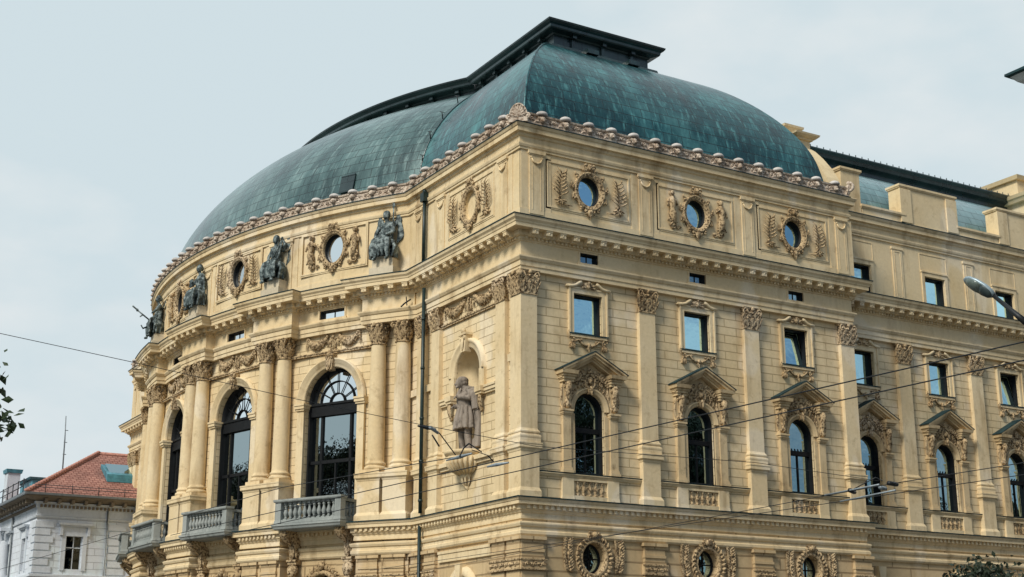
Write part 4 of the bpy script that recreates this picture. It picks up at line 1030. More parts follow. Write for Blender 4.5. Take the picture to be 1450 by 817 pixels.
# --- balconies
def balcony_src():
    hw, df = 2.12, 1.38
    m = MB(); m.sweep([(-hw, -.2), (-hw, df), (hw, df), (hw, -.2)], [(-.3, 9.02), (0, 9.02), (.05, 9.06), (.09, 9.16), (.14, 9.2), (.14, 9.30), (-.1, 9.34)])
    m.box(-hw + .1, hw - .1, -.25, df - .1, 9.0, 9.335)
    o = m.build('balcony', M['greystone'], theatre)
    p = MB()
    for s in (-1, 1):
        x = s * (hw - .17)
        p.box(x - .19, x + .19, df - .38, df, 9.34, 10.40); p.box(x - .23, x + .23, df - .42, df + .04, 9.34, 9.50, -.03)
        p.box(x - .15, x + .15, -.1, .25, 9.34, 10.36)
        p.box(x - .13, x + .13, .2, df - .3, 9.34, 9.50); p.box(x - .16, x + .16, -.1, df - .3, 10.28, 10.42)
    p.box(-hw + .3, hw - .3, df - .32, df - .04, 9.34, 9.52)
    p.build('balcony_post', M['greystone'], o)
    rl = MB(); rl.box(-hw - .06, hw + .06, df - .42, df + .06, 10.40, 10.45, .03); rl.box(-hw - .09, hw + .09, df - .45, df + .09, 10.45, 10.54); rl.build('handrail', M['greystone'], o)
    b = MB(); b.box(-.10, .10, -.10, .10, 9.50, 9.57); b.lathe([(.075, 9.57), (.095, 9.60), (.055, 9.65), (.06, 9.68), (.115, 9.80), (.12, 9.88), (.06, 10.08), (.055, 10.16), (.09, 10.19), (.09, 10.22), (.06, 10.24), (.06, 10.28)], (0, 0), 12); b.box(-.09, .09, -.09, .09, 10.28, 10.42)
    bo = b.build('baluster', M['greystone'], o); pl = Placer(bo); n = 11
    for k in range(n): pl(Matrix.Translation((-1.56 + 3.12 * k / (n - 1), -(df - .18), 0)))
    for s in (-1, 1):
        for k in range(3): pl(Matrix.Translation((s * (hw - .17), -(.42 + .28 * k), 0)))
    c = MB()                                                       # scroll bracket
    prof = [(-.2, 9.0), (1.12, 9.0), (1.18, 8.86), (1.10, 8.70), (.92, 8.66), (.66, 8.60), (.44, 8.40), (.34, 8.10), (.30, 7.80), (.16, 7.62), (-.2, 7.6)]
    c.prism_d(prof, -.2, .2)
    for q in (-.2, .2):
        c.scroll((q, .98, 8.84), .16, 1.3, PI / 2, .045, -1, dz=True); c.scroll((q, .14, 7.86), .15, 1.2, -PI / 2, .045, 1, dz=True)
    c.leaf((0, 1.2, 8.9), (0, .98, 8.5), (0, .42, 8.3), .42, .07); c.leaf((0, .42, 8.3), (0, .42, 7.9), (0, .3, 7.6), .36, .06)
    co = c.build('bracket', M['orn'], o); pc = Placer(co)
    for s in (-1, 1): pc(Matrix.Translation((s * (hw - .32), 0, 0)))
    for s in (-1, 1):                                              # bearded masks below the brackets
        k = MB(); x = s * (hw - .32)
        k.box(x - .28, x + .28, -.1, .34, 7.36, 7.6); k.box(x - .32, x + .32, -.1, .40, 7.5, 7.6)
        cartouche_head(k, x, .2, 6.95, 1.9); k.leaf((x, .3, 6.8), (x, .42, 6.5), (x, .2, 6.2), .4, .08)
        for q in (-1, 1): k.scroll((x + q * .2, .16, 6.5), .16, 1.3, PI / 2, .06, q)
        k.build('console_mask', M['orn'], o)
    r = MB(); r.ring((0, 6.0), .80, .80, [(0, -.05), (0, .1), (.06, .16), (.22, .16), (.26, -.05)], 24, 0, PI)
    for q in range(15):
        a = PI * (q + .5) / 15; x, z = 1.14 * math.cos(a), 6.0 + 1.14 * math.sin(a)
        r.scroll((x, .06, z), .11, 1.2, a, .04, 1 if q % 2 else -1); r.leaf((x * .9, .05, 6 + (z - 6) * .9), (x * 1.05, .18, 6 + (z - 6) * 1.05), (x * 1.2, .06, 6 + (z - 6) * 1.2), .2, .04, 4)
    cartouche_head(r, 0, .1, 7.22, 1.2); r.build('door_arch', M['orn'], o)
    g = MB(); pane_arch(g, .80, 1.0, 6.0, -.50); g.build('pane', M['glassdk'], o)
    f = MB(); arch_frame(f, .80, 1.0, 6.0, .1, -.5, -.4); f.box(-.04, .04, -.48, -.42, 1.0, 6.8); f.box(-.7, .7, -.48, -.4, 5.9, 6.05); f.build('frame', M['frame'], o)
    return o
bl = Placer(balcony_src())
for t in BAYS: bl(frame('B', R_(t) * BR, 0))

# --- garland frieze of the front
def garland(m, u0, u1, z, sag, d):
    n = 15
    for k in range(n):
        x = k / (n - 1); u = u0 + (u1 - u0) * x; zz = z - sag * (1 - (2 * x - 1) ** 2); r = .10 + .10 * math.sin(PI * x)
        for q in range(3):
            m.blob((u + random.uniform(-.05, .05), d + .05 + random.uniform(0, .06), zz + random.uniform(-.08, .08)), r * random.uniform(.7, 1.0), 6, 4)
        for sg in (-1, 1): m.leaf((u, d + .04, zz), (u + sg * .05, d + .14, zz + sg * .10), (u + random.uniform(-.1, .1), d + .08, zz + sg * (.12 + r * .7)), .12, .03, 3)
    for u, s in ((u0, -1), (u1, 1)):
        m.scroll((u, d + .04, z + .05), .10, 1.1, 0, .035, s)
        for q in range(2): m.tube([(u, d + .05, z), (u + s * (.06 + .06 * q), d + .08, z - .25), (u + s * (.02 + .1 * q), d + .05, z - .5)], [.035, .03, .02], 5, .6)
    m.tube([(u0, d + .03, z + .05), ((u0 + u1) / 2, d + .04, z - .12), (u1, d + .03, z + .05)], .03, 5)
def lyre(m, u, d, z):
    for s in (-1, 1):
        m.tube([(u + s * .05, d + .06, z - .30), (u + s * .18, d + .08, z - .18), (u + s * .17, d + .08, z + .05), (u + s * .10, d + .07, z + .2), (u + s * .16, d + .07, z + .33)], [.05, .05, .04, .035, .04], 6)
        m.leaf((u, d + .05, z - .3), (u + s * .2, d + .12, z - .42), (u + s * .3, d + .05, z - .3), .12, .03)
    m.tube([(u - .16, d + .07, z + .18), (u + .16, d + .07, z + .18)], .03, 5)
    for q in (-.05, 0, .05): m.tube([(u + q, d + .06, z - .25), (u + q, d + .06, z + .18)], .014, 4)
    m.box(u - .17, u + .17, d, d + .1, z - .42, z - .3); m.blob((u, d + .1, z + .36), (.09, .07, .1), 6, 4)
mb = MB(); random.seed(3)
garland(mb, -1.72, -.42, .86, .36, WD); garland(mb, .42, 1.72, .86, .36, WD); lyre(mb, 0, WD, .52)
mb.box(-2.8, 2.8, WD - .02, WD + .1, -.02, .06, 0); mb.box(-2.8, 2.8, WD - .02, WD + .14, .06, .12)
q = Placer(mb.build('garland_frieze', M['orn'], theatre))
for t in BAYS: q(frame('B', R_(t) * BR, 0, 18.26))
mb = MB()
garland(mb, -2.35, -.5, .88, .40, WD); garland(mb, .5, 2.35, .88, .40, WD); lyre(mb, 0, WD, .54)
mb.box(-2.7, 2.7, WD - .02, WD + .1, -.02, .06); mb.box(-2.7, 2.7, WD - .02, WD + .14, .06, .12)
o = mb.build('garland_frieze', M['orn'], theatre); o.matrix_basis = frame('L', -4.95, 0, 18.26)
# impost string between the columns and on the side bay
for (a, b) in ((-7.65, -6.85), (-3.35, -2.3)):
    mb = MB(); mb.box(a, b, WD - .02, WD + .12, 14.30, 14.40); mb.box(a, b, WD - .02, WD + .18, 14.40, 14.56)
    mb.box(a, b, WD - .02, WD + .23, 14.56, 14.66); mb.build('impost_string', M['trim'], theatre, mapL)
for a, b in ((-11, -10.05), (-9.2, -8.55), (-1.3, -.95)): mb = MB(); mb.box(a, b, WD - .02, WD + .14, 15.36, 15.7); mb.build('impost_string', M['trim'], theatre, mapL)
mb = MB(); mb.box(-7.6, -2.3, WD - .02, WD + .12, 11.2, 11.36); mb.box(-7.6, -2.3, WD - .02, WD + .24, 11.36, 11.56); mb.build('dado_string', M['trim'], theatre, mapL)

# --- statue niche
m = MB(); dw = WD
m.ring((0, 15.55), 1.2, 1.2, [(0, dw - .05), (0, dw + .10), (.08, dw + .14), (.26, dw + .14), (.30, dw + .2), (.44, dw + .22), (.50, dw - .02)], 32, 0, PI)
for s in (-1, 1):
    a, b = sorted((s * 1.2, s * 1.68)); m.box(a, b, dw - .02, dw + .14, 14.66, 15.55); m.box(a - .02, b + .02, dw - .02, dw + .30, 14.30, 14.42); m.box(a - .02, b + .05, dw - .02, dw + .36, 14.42, 14.66)
o = m.build('niche', M['trim'], theatre); o.matrix_basis = frame('L', NICHE, 0)
n = MB(); r = 1.2; vs = []; fs = []; K = 16
zs_ = [11.8, 13, 14.4, 15.55] ; rows = [[(r * math.cos(PI * i / K), dw - .05 - .95 * math.sin(PI * i / K), z) for i in range(K + 1)] for z in zs_]
for j in range(1, 9):
    b = PI / 2 * j / 8; rows.append([(r * math.cos(PI * i / K) * math.cos(b), dw - .05 - .95 * math.sin(PI * i / K) * math.cos(b), 15.55 + r * math.sin(b)) for i in range(K + 1)])
for rw in rows: vs += rw
fs = [(j * (K + 1) + i, j * (K + 1) + i + 1, (j + 1) * (K + 1) + i + 1, (j + 1) * (K + 1) + i) for j in range(len(rows) - 1) for i in range(K)]
n.add(vs, fs, True); n.add([(x, y, 11.8) for x, y, z in rows[0]], [tuple(range(K + 1))]); n.build('niche_recess', M['wallw'], o)
k = MB(); k.prism([(-.2, 16.55), (.2, 16.55), (.3, 17.35), (-.3, 17.35)], dw, dw + .34); k.box(-.36, .36, dw, dw + .4, 17.35, 17.46)
k.scroll((-.15, dw + .36, 17.2), .1, 1.2, PI / 2, .04, 1); k.scroll((.15, dw + .36, 17.2), .1, 1.2, PI / 2, .04, -1); k.leaf((0, dw + .34, 17.2), (0, dw + .46, 16.9), (0, dw + .34, 16.6), .3, .06); k.blob((0, dw + .3, 17.56), (.16, .12, .14)); k.build('keystone', M['trim'], o)
k = MB()
for s in (-1, 1):
    x = s * 1.46; k.leaf((x, dw + .24, 14.3), (x, dw + .3, 13.9), (x, dw + .08, 13.5), .36, .07); k.scroll((x, dw + .2, 14.16), .13, 1.1, PI / 2, .05, s); k.blob((x, dw + .12, 13.62), (.09, .08, .16), 6, 5)
k.build('impost_drop', M['orn'], o)
# corbel: fluted half bowl with a pendant
k = MB(); prof = [(1.08, 11.84), (1.12, 11.78), (1.06, 11.66), (.96, 11.62), (1.0, 11.54), (.94, 11.25), (.74, 10.98), (.46, 10.82), (.34, 10.78), (.36, 10.70), (.26, 10.62), (.24, 10.45), (.12, 10.3), (.16, 10.24), (.03, 10.08)]
k.lathe(prof, (0, dw), 24, 0, PI); k.add([(1.08 * math.cos(PI * i / 24), dw + 1.08 * math.sin(PI * i / 24), 11.84) for i in range(25)], [tuple(range(25))])
for i in range(13):
    a = PI * (i + .5) / 13; c, s = math.cos(a), math.sin(a); k.tube([(1.0 * c, dw + 1.0 * s, 11.52), (.95 * c, dw + .95 * s, 11.25), (.76 * c, dw + .76 * s, 10.98), (.44 * c, dw + .44 * s, 10.80)], [.08, .085, .065, .04], 6)
for i in range(5):
    a = PI * (i + .5) / 5; c, s = math.cos(a), math.sin(a); k.leaf((.3 * c, dw + .3 * s, 10.72), (.38 * c, dw + .38 * s, 10.5), (.12 * c, dw + .12 * s, 10.25), .2, .04)
k.build('statue_corbel', M['trim'], o)

# --- attic pilaster strips
m = MB(); w = .76
m.box(-w / 2, w / 2, 0.0, .13, 22.0, 24.9); m.box(-w / 2 - .07, w / 2 + .07, 0, .20, 24.88, 25.02); m.box(-w / 2 - .03, w / 2 + .03, 0, .16, 24.82, 24.88)
m.box(-w / 2 - .42, -w / 2 + .01, 0, .075, 22.0, 25.0); m.box(w / 2 - .01, w / 2 + .42, 0, .075, 22.0, 25.0)
o = m.build('attic_pilaster', M['trim'], theatre)
d = MB(); d.tube([(-.27, .16, 24.66), (-.2, .17, 24.5), (0, .19, 24.40), (.2, .17, 24.5), (.27, .16, 24.66)], [.035, .045, .05, .045, .035], 6); d.scroll((-.29, .15, 24.7), .06, 1, 0, .025); d.scroll((.29, .15, 24.7), .06, 1, PI, .025, -1)
d.box(-.24, -.21, .12, .145, 22.2, 24.3); d.box(.21, .24, .12, .145, 22.2, 24.3); d.build('festoon', M['trim'], o)
ap = Placer(o)
for c in RP[1:3] + [19.5]: ap(frame('R', c, 0))
ap(frame('R', .78, 0)); ap(frame('L', -1.40, 0)); ap(frame('L', -7.5, 0)); ap(frame('L', -9.9, 0))
for c in PAIRS[1:-1]: ap(frame('B', R_(c - .9) * BR, 0)); ap(frame('B', R_(c + .9) * BR, 0))
for c in (-50.0, -60.2): ap(frame('L', c, 0))
m = MB(); m.box(-.38, .38, 0, .11, 21.8, 24.7); m.box(-.44, .44, 0, .15, 24.7, 24.84); o = m.build('attic_pilaster', M['trim'], theatre)
d = MB(); d.box(-.24, -.21, .1, .13, 22.0, 24.55); d.box(.21, .24, .1, .13, 22.0, 24.55); d.box(-.24, .24, .1, .13, 24.55, 24.58); d.build('panel_moulding', M['trim'], o)
ap = Placer(o)
for c in WP: ap(frame('W', c, 0))

# --- base storey piers
m = MB()
m.box(-.55, .55, -.08, .10, 0, 7.56)
for z in (7.05, 6.75, 5.4, 4.6, 3.8, 3.0, 2.2, 1.4): m.box(-.58, .58, -.08, .15, z - .55 if z < 6 else z - .12, z)
m.box(-.66, .66, -.08, .2, 7.44, 7.58); m.box(-.62, .62, -.08, .17, 6.20, 6.62)
o = m.build('base_pier', M['base'], theatre)
r = MB()
for k in range(6):
    x = -.5 + k * .2; r.scroll((x, .18, 6.42), .10, 1.2, 0, .035, 1 if k % 2 else -1); r.blob((x + .1, .19, 6.42), .05, 6, 4)
r.box(-.66, .66, .1, .22, 6.58, 6.64); r.box(-.66, .66, .1, .22, 6.18, 6.24); r.build('guilloche_band', M['orn'], o)
bp = Placer(o)
for c in RP[1:]: bp(frame('R', c, 0))
bp(frame('R', .50, 0)); bp(frame('L', -.52, 0)); bp(frame('L', -1.80, 0)); bp(frame('L', -8.2, 0)); bp(frame('L', -9.6, 0))
for t in PAIRS:
    for s in (-1, 1): bp(frame('B', R_(t + s * 1.24) * BR, .55))
for c in PAIRS:
    mb = MB(); a, b = R_(c - 2.5) * BR, R_(c + 2.5) * BR
    for u0, u1 in ((a, (a + b) / 2), ((a + b) / 2, b)): mb.add([(u0, .55, 0), (u1, .55, 0), (u1, .55, 9.0), (u0, .55, 9.0)], [(0, 1, 2, 3)])
    for u in (a, b): mb.add([(u, -.1, 0), (u, .55, 0), (u, .55, 9.0), (u, -.1, 9.0)], [(0, 1, 2, 3)])
    mb.build('base_block', M['base'], theatre, mapB)
# arched heads of the wing's base windows, and of the side bay
m = MB(); m.ring((0, 5.75), .75, .75, [(0, -.1), (0, .06), (.06, .1), (.3, .1), (.34, -.05)], 20, 0, PI); m.prism([(-.16, 6.4), (.16, 6.4), (.26, 7.3), (-.26, 7.3)], -.05, .2)
o = m.build('base_window', M['trim'], theatre); g = MB(); pane_arch(g, .75, 4.2, 5.75, -.4); g.build('pane', M['glassdk'], o)
f = MB(); arch_frame(f, .75, 4.2, 5.75, .08, -.4, -.3); f.box(-.03, .03, -.38, -.32, 4.2, 6.4); f.build('frame', M['frame'], o)
q = Placer(o); [q(frame('W', c, 0)) for c in WW]
m = MB(); m.ring((0, 5.3), .9, .9, [(0, -.1), (0, .1), (.08, .16), (.4, .16), (.46, -.05)], 20, 0, PI); m.prism([(-.18, 6.1), (.18, 6.1), (.26, 6.75), (-.26, 6.75)], -.05, .28)
o = m.build('base_window', M['trim'], theatre); g = MB(); pane_arch(g, .9, 2.2, 5.3, -.4); g.build('pane', M['glassdk'], o); o.matrix_basis = frame('L', NICHE, 0)
m = MB(); m.box(-7.4, -2.5, -.06, .05, 6.95, 7.4); m.box(-7.4, -2.5, -.06, .09, 7.32, 7.44); m.build('base_panel', M['trim'], theatre, mapL)

# ------------------------------------------------------------------ parapet frieze with lion spouts
sweep_part('parapet_frieze', P0[2:], [(.36, 26.22), (.36, 26.34), (.28, 26.38), (.26, 26.66), (.33, 26.70), (.35, 26.78), (.05, 26.82), (.03, 26.3)], M['pink'])
m = MB()
m.box(-.17, .17, .1, .34, 26.30, 26.70, .02)
m.blob((0, .40, 26.52), (.15, .15, .17)); m.blob((0, .52, 26.44), (.08, .08, .07), 6, 4)
for s in (-1, 1):
    m.scroll((s * .2, .32, 26.44), .11, 1.2, PI / 2, .04, s); m.leaf((s * .1, .3, 26.35), (s * .34, .38, 26.5), (s * .42, .3, 26.3), .14, .04)
for k in range(5):
    a = R_(20 + 35 * k); m.leaf((0, .36, 26.5), (.18 * math.cos(a), .46, 26.52 + .12 * math.sin(a)), (.26 * math.cos(a), .36, 26.52 + .2 * math.sin(a)), .12, .04, 4)
o = m.build('lion_spout', M['pink'], theatre)
c = MB(); c.lathe([(.25, 26.72), (.29, 26.77), (.28, 26.82), (.23, 26.89), (.13, 26.94), (.02, 26.96)], (0, .32), 14); c.build('spout_cap', M['cap'], o)
ls = Placer(o); cnt = []
along(P0[2:], 1.27, lambda x, y, t: cnt.append((x, y, t)), .3)
for x, y, t in cnt:
    if x > 19.9 or y > 60.9: continue
    ls(Matrix.Translation((x, y, 0)) @ Matrix.Rotation(math.atan2(-t.y, -t.x), 4, 'Z'))
mb = MB(); rr = []
along(P0[2:], .318, lambda x, y, t: rr.append((x, y, t)), .3)
sc = MB(); sc.scroll((0, .30, 26.52), .10, 1.2, 0, .03, 1, n=5); sc.leaf((.05, .28, 26.42), (.12, .34, 26.5), (.15, .3, 26.62), .09, .03, 3)
for i, (x, y, t) in enumerate(rr):
    n = Vector((-t.y, t.x)); s = 1 if i % 2 else -1
    v = [(x - t.x * u * s + n.x * d, y - t.y * u * s + n.y * d, z) for u, d, z in sc.v]
    mb.add(v, sc.f, True)
mb.build('parapet_scrolls', M['pink'], theatre, raw)
m = MB()                                                        # shell acroterion on the corner
for k in range(9):
    a = PI * (k + .5) / 9; m.leaf((0, .1, 26.45), (.28 * math.cos(a), .2, 26.5 + .35 * math.sin(a)), (.46 * math.cos(a), .1, 26.5 + .72 * math.sin(a)), .2, .06)
m.ring((0, 26.45), .42, .72, [(.0, -.06), (.0, .12), (.08, .12), (.08, -.06)], 18, 0, PI); m.prism([(.46 * math.cos(PI * i / 12), 26.45 + .74 * math.sin(PI * i / 12)) for i in range(13)], -.06, .06)
m.scroll((-.5, .1, 26.48), .15, 1.2, PI / 2, .06, 1); m.scroll((.5, .1, 26.48), .15, 1.2, PI / 2, .06, -1); m.box(-.5, .5, -.1, .14, 26.2, 26.46)
o = m.build('acroterion', M['pink'], theatre); o.matrix_basis = Matrix.Translation((-.25, -.25, 26.2 * .12)) @ Matrix.Rotation(R_(-45), 4, 'Z') @ Matrix.Scale(.88, 4)
m = MB(); m.scroll((0, .25, 26.75), .28, 1.3, PI / 2, .09, -1, dz=True); m.leaf((0, .1, 26.3), (0, .4, 26.7), (0, .2, 27.1), .3, .08); m.leaf((.1, .1, 26.3), (.3, .3, 26.6), (.2, .2, 26.95), .24, .06)
o = m.build('acroterion', M['pink'], theatre); o.matrix_basis = Matrix.Translation((19.9, -.15, 0)) @ Matrix.Rotation(R_(30), 4, 'Z')

# ------------------------------------------------------------------ domed copper roof
PROF = [(.40, 26.2), (.45, 26.9), (.56, 27.56), (.72, 28.45), (1.0, 29.25), (1.40, 30.05), (1.9, 30.85), (2.6, 31.72), (3.4, 32.50), (4.3, 33.12), (5.3, 33.55), (6.4, 33.85), (8.0, 34.05)]
def prof_fine(n=40):
    L = [0]
    for a, b in zip(PROF, PROF[1:]): L.append(L[-1] + math.hypot(b[0] - a[0], b[1] - a[1]))
    q = []
    for k in range(n + 1):
        s = L[-1] * k / n; j = max(i for i in range(len(L)) if L[i] <= s + 1e-9); j = min(j, len(L) - 2)
        f = (s - L[j]) / (L[j + 1] - L[j]); q.append((PROF[j][0] + f * (PROF[j + 1][0] - PROF[j][0]), PROF[j][1] + f * (PROF[j + 1][1] - PROF[j][1]), s))
    # soften the polyline
    for _ in range(2):
        q = [q[0]] + [tuple((q[i - 1][c] + 2 * q[i][c] + q[i + 1][c]) / 4 for c in (0, 1)) + (q[i][2],) for i in range(1, n)] + [q[-1]]
    return q
PF = prof_fine()
def bowc(i):                       # the bow's centre and radius slide a little as the roof rises
    f = max(0, min(1, (i - .4) / 5.0)); return BX, BY - 2.2 * f, (BR - i) - .6 * f
def ring_at(i):
    cx, cy, r = bowc(i)
    hx = i; re = max(19.78 - 1.33 * i, 10.2)     # right-hand hip
    s = math.sqrt(max(0, r * r - (cx - hx) ** 2)); t0 = math.asin(s / r)
    A = (re, i); B = (i, i); Cc = (hx, cy - s); D = (hx, cy + s); E_ = (i, YF - i)
    return A, B, Cc, D, E_, (cx, cy, r, t0)
def seg(mb, fn, ucoords, n):
    uv = []; vs = []
    for j, (i, z, s) in enumerate(PF):
        pts = fn(i, n)
        for k, (x, y) in enumerate(pts): vs.append((x, y, z)); uv.append((ucoords(i, k / n), s))
    m = n + 1
    fs = [(j * m + k, j * m + k + 1, (j + 1) * m + k + 1, (j + 1) * m + k) for j in range(len(PF) - 1) for k in range(n)]
    o = len(mb.v); mb.add(vs, fs, True); mb.uv = (mb.uv or []) + uv
def lerp(a, b, k): return (a[0] + (b[0] - a[0]) * k, a[1] + (b[1] - a[1]) * k)
def straight(ia, ib): return lambda i, n: [lerp(ring_at(i)[ia], ring_at(i)[ib], k / n) for k in range(n + 1)]
def bowring(i, n):
    cx, cy, r, t0 = ring_at(i)[5]
    return [(cx - r * math.cos(t0 - 2 * t0 * k / n), cy - r * math.sin(t0 - 2 * t0 * k / n)) for k in range(n + 1)]
rmb = MB()
seg(rmb, straight(0, 1), lambda i, k: ring_at(i)[0][0] * (1 - k) + i * k, 24)
roof = rmb.build('roof', M['copper'], theatre, raw)
rmb = MB(); seg(rmb, straight(1, 2), lambda i, k: 40 + i + (ring_at(i)[2][1] - i) * k, 16); rmb.build('roof_slope', M['copper'], roof, raw)
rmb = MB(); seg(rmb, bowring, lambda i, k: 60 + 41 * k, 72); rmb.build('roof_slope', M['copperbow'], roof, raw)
rmb = MB(); seg(rmb, straight(3, 4), lambda i, k: 120 + (YF - i - ring_at(i)[3][1]) * k, 12); rmb.build('roof_slope', M['copper'], roof, raw)
rmb = MB(); seg(rmb, lambda i, n: [lerp((ring_at(i)[0][0], i), (ring_at(i)[0][0], 30), k / n) for k in range(n + 1)], lambda i, k: 150 + i + (30 - i) * k, 12); rmb.build('roof_slope', M['copper'], roof, raw)
rmb = MB(); seg(rmb, lambda i, n: [lerp((i, YF - i), (26, YF - i), k / n) for k in range(n + 1)], lambda i, k: 190 + i + 20 * k, 6); rmb.build('roof_slope', M['copper'], roof, raw)
mb = MB(); i = 8.0; z = 34.03; A, B, Cc, D, E_, bb = ring_at(i)
mb.add([(A[0], A[1], z), (B[0], B[1], z)] + [(x, y, z) for x, y in bowring(i, 40)] + [(E_[0], E_[1], z), (A[0], E_[1], z)], [tuple(range(45))])
mb.build('roof_deck', M['crown'], roof, raw, recalc=False)
# standing seams at the hips and valley
for ia in (1, 2):
    mb = MB(); mb.tube([(*ring_at(i)[ia], z + .03) for i, z, s in PF], .045 if ia == 1 else .05, 6); mb.build('hip_seam', M['crown'] if ia == 2 else M['copper'], roof, raw)
mb = MB()
for j in range(6, 36, 5):
    i, z, s = PF[j]; x, y = ring_at(i)[2]; mb.tube([(x - .1, y - .35, z + .05), (x - .22, y - .45, z + .42)], .03, 5); mb.tube([(x - .2, y - .7, z + .3), (x - .24, y - .25, z + .5)], .02, 4)
mb.build('snow_hook', M['iron'], roof, raw)
# crown: a dark cresting cornice round the flat top
CI = 5.15
def crown_path():
    cx, cy, r = 27.4, 27.2, 26.15
    s = math.sqrt(r * r - (cx - CI) ** 2); t0 = math.asin(s / r)
    pts = [(11.2, 12), (11.2, CI), (CI, CI), (CI, cy - s)] + [(cx - r * math.cos(t0 - 2 * t0 * k / 44), cy - r * math.sin(t0 - 2 * t0 * k / 44)) for k in range(1, 44)] + [(CI, cy + s), (CI, YF - CI), (20, YF - CI)]
    return pts
CPth = crown_path()
mb = MB(); mb.sweep(CPth, [(.42, 33.28), (.36, 33.50), (.22, 33.54), (.05, 33.58), (0, 33.62), (0, 34.18), (.06, 34.20), (.10, 34.28), (.46, 34.34), (.50, 34.40), (.52, 34.52), (.62, 34.58), (.70, 34.68), (.72, 34.76), (.66, 34.80), (-.6, 34.86)])
crown = mb.build('roof_crown', M['crown'], roof, raw, lambda x, y, z: (x + y, z))
def strut(x, y, t):
    mb = MB(); runbox(mb, x, y, t, .16, -.02, .12, 33.55, 34.25); runbox(mb, x, y, t, .24, -.02, .3, 34.14, 34.32); runbox(mb, x, y, t, .28, .0, .34, 33.36, 33.56)
    mb.build('crown_strut', M['crown'], crown, raw)
along(CPth[1:], 1.75, strut, .2)
rr = []
along(CPth[1:3], 2.9, lambda x, y, t: rr.append((x, y, t)), .4)
for x, y, t in rr: mb = MB(); runbox(mb, x, y, t, .7, .3, 1.15, 33.05, 33.3); mb.build('crown_vent', M['crown'], crown, raw)
# roof hatch on the bow
i, z, s = PF[5]; cx, cy, r = bowc(i); th = R_(27.0)
m = MB(); m.box(-.42, .42, -.4, .12, 0, .95); m.box(-.48, .48, -.4, .18, .95, 1.03); m.box(-.48, .48, .1, .16, -.06, .98)
o = m.build('roof_hatch', M['crown'], roof); o.matrix_basis = Matrix.Translation((cx - (r + .06) * math.cos(th), cy - (r + .06) * math.sin(th), z - .45)) @ Matrix.Rotation(th - PI / 2, 4, 'Z') @ Matrix.Rotation(R_(-14), 4, 'X')

# ------------------------------------------------------------------ wing parapet, wing roof, firewall
def parapet_block(u0, u1, z1, name='parapet_block'):
    m = MB(); m.box(u0 + .06, u1 - .06, -.9, -.05, 26.28, z1 - .2); m.box(u0, u1, -.95, .0, z1 - .2, z1 - .12, .03); m.box(u0 - .05, u1 + .05, -1.0, .06, z1 - .12, z1)
    m.box(u0 + .02, u1 - .02, -.93, -.02, 26.28, 26.5); return m.build(name, M['trim'], theatre, mapW)
parapet_block(21.55, 23.05, 28.95); parapet_block(23.0, 26.3, 27.0, 'parapet_wall')
for a in (26.0, 34.0, 42.0, 50.0):
    parapet_block(a, a + 4.55, 28.75); parapet_block(a + 4.5, a + 8.05, 26.98, 'parapet_wall')
    for b in (a + .02, a + 3.70): m = MB(); m.box(b, b + .85, -.06, .03, 26.5, 28.5); m.build('parapet_pilaster', M['trim'], theatre, mapW)
WPR = [(0, 26.3), (.15, 27.2), (.45, 28.2), (1.0, 29.2), (1.8, 30.0), (3.0, 30.7), (4.6, 31.0)]
mb = MB(); vs = []; uv = []; L = 0
for j, (i, z) in enumerate(WPR):
    if j: L += math.hypot(i - WPR[j - 1][0], z - WPR[j - 1][1])
    for k in range(21): u = 20.8 + (XW - 20.8) * k / 20; vs.append((u, SB + .98 + i, z)); uv.append((u, L))
mb.add(vs, [(j * 21 + k, j * 21 + k + 1, (j + 1) * 21 + k + 1, (j + 1) * 21 + k) for j in range(len(WPR) - 1) for k in range(20)], True); mb.uv = uv
wr_ = mb.build('wing_roof', M['copperpale'], theatre, raw)
mb = MB(); mb.sweep([(42.5, SB + 5.2), (24.2, SB + 5.2), (24.2, SB + 14)], [(0, 30.4), (0, 31.6), (.1, 31.66), (.4, 31.74), (.46, 31.95), (.6, 32.1), (.58, 32.18), (-1, 32.25)]); mb.build('wing_crown', M['crown'], wr_, raw)
mb = MB()
for k in range(36): x = 24 + k * .52; mb.tube([(x, SB + 4.75, 32.18), (x, SB + 4.75, 32.36)], .03, 5)
mb.build('crown_stud', M['crown'], wr_, raw)
mb = MB(); mb.add([(20.8, SB + 5.9, 30.9), (XW, SB + 5.9, 30.9), (XW, 40, 30.9), (20.8, 40, 30.9)], [(0, 1, 2, 3)]); mb.build('wing_roof_deck', M['crown'], wr_, raw)
# firewall between dome and wing: its top follows the dome
poly = [(1.0, 25.5), (1.0, 27.2), (1.25, 27.9), (1.66, 28.6), (2.31, 29.43), (2.88, 30.04), (3.6, 30.6), (5, 31.1), (14, 31.1), (14, 25.5)]
mb = MB(); n = len(poly); mb.add([(20.05, y, z) for y, z in poly] + [(20.95, y, z) for y, z in poly], [tuple(range(n)), tuple(range(n, 2 * n))] + [(k, (k + 1) % n, n + (k + 1) % n, n + k) for k in range(n)])
mb.build('firewall', M['wallw'], theatre, raw)
def yblock(mb, x0, x1, y0, y1, z0, z1, g=0.): mb.add([(x0, y0, z0), (x1, y0, z0), (x1, y1, z0), (x0, y1, z0), (x0 - g, y0 - g, z1), (x1 + g, y0 - g, z1), (x1 + g, y1 + g, z1), (x0 - g, y1 + g, z1)], [(0, 1, 2, 3), (4, 5, 6, 7), (0, 1, 5, 4), (1, 2, 6, 5), (2, 3, 7, 6), (3, 0, 4, 7)])
mb = MB()
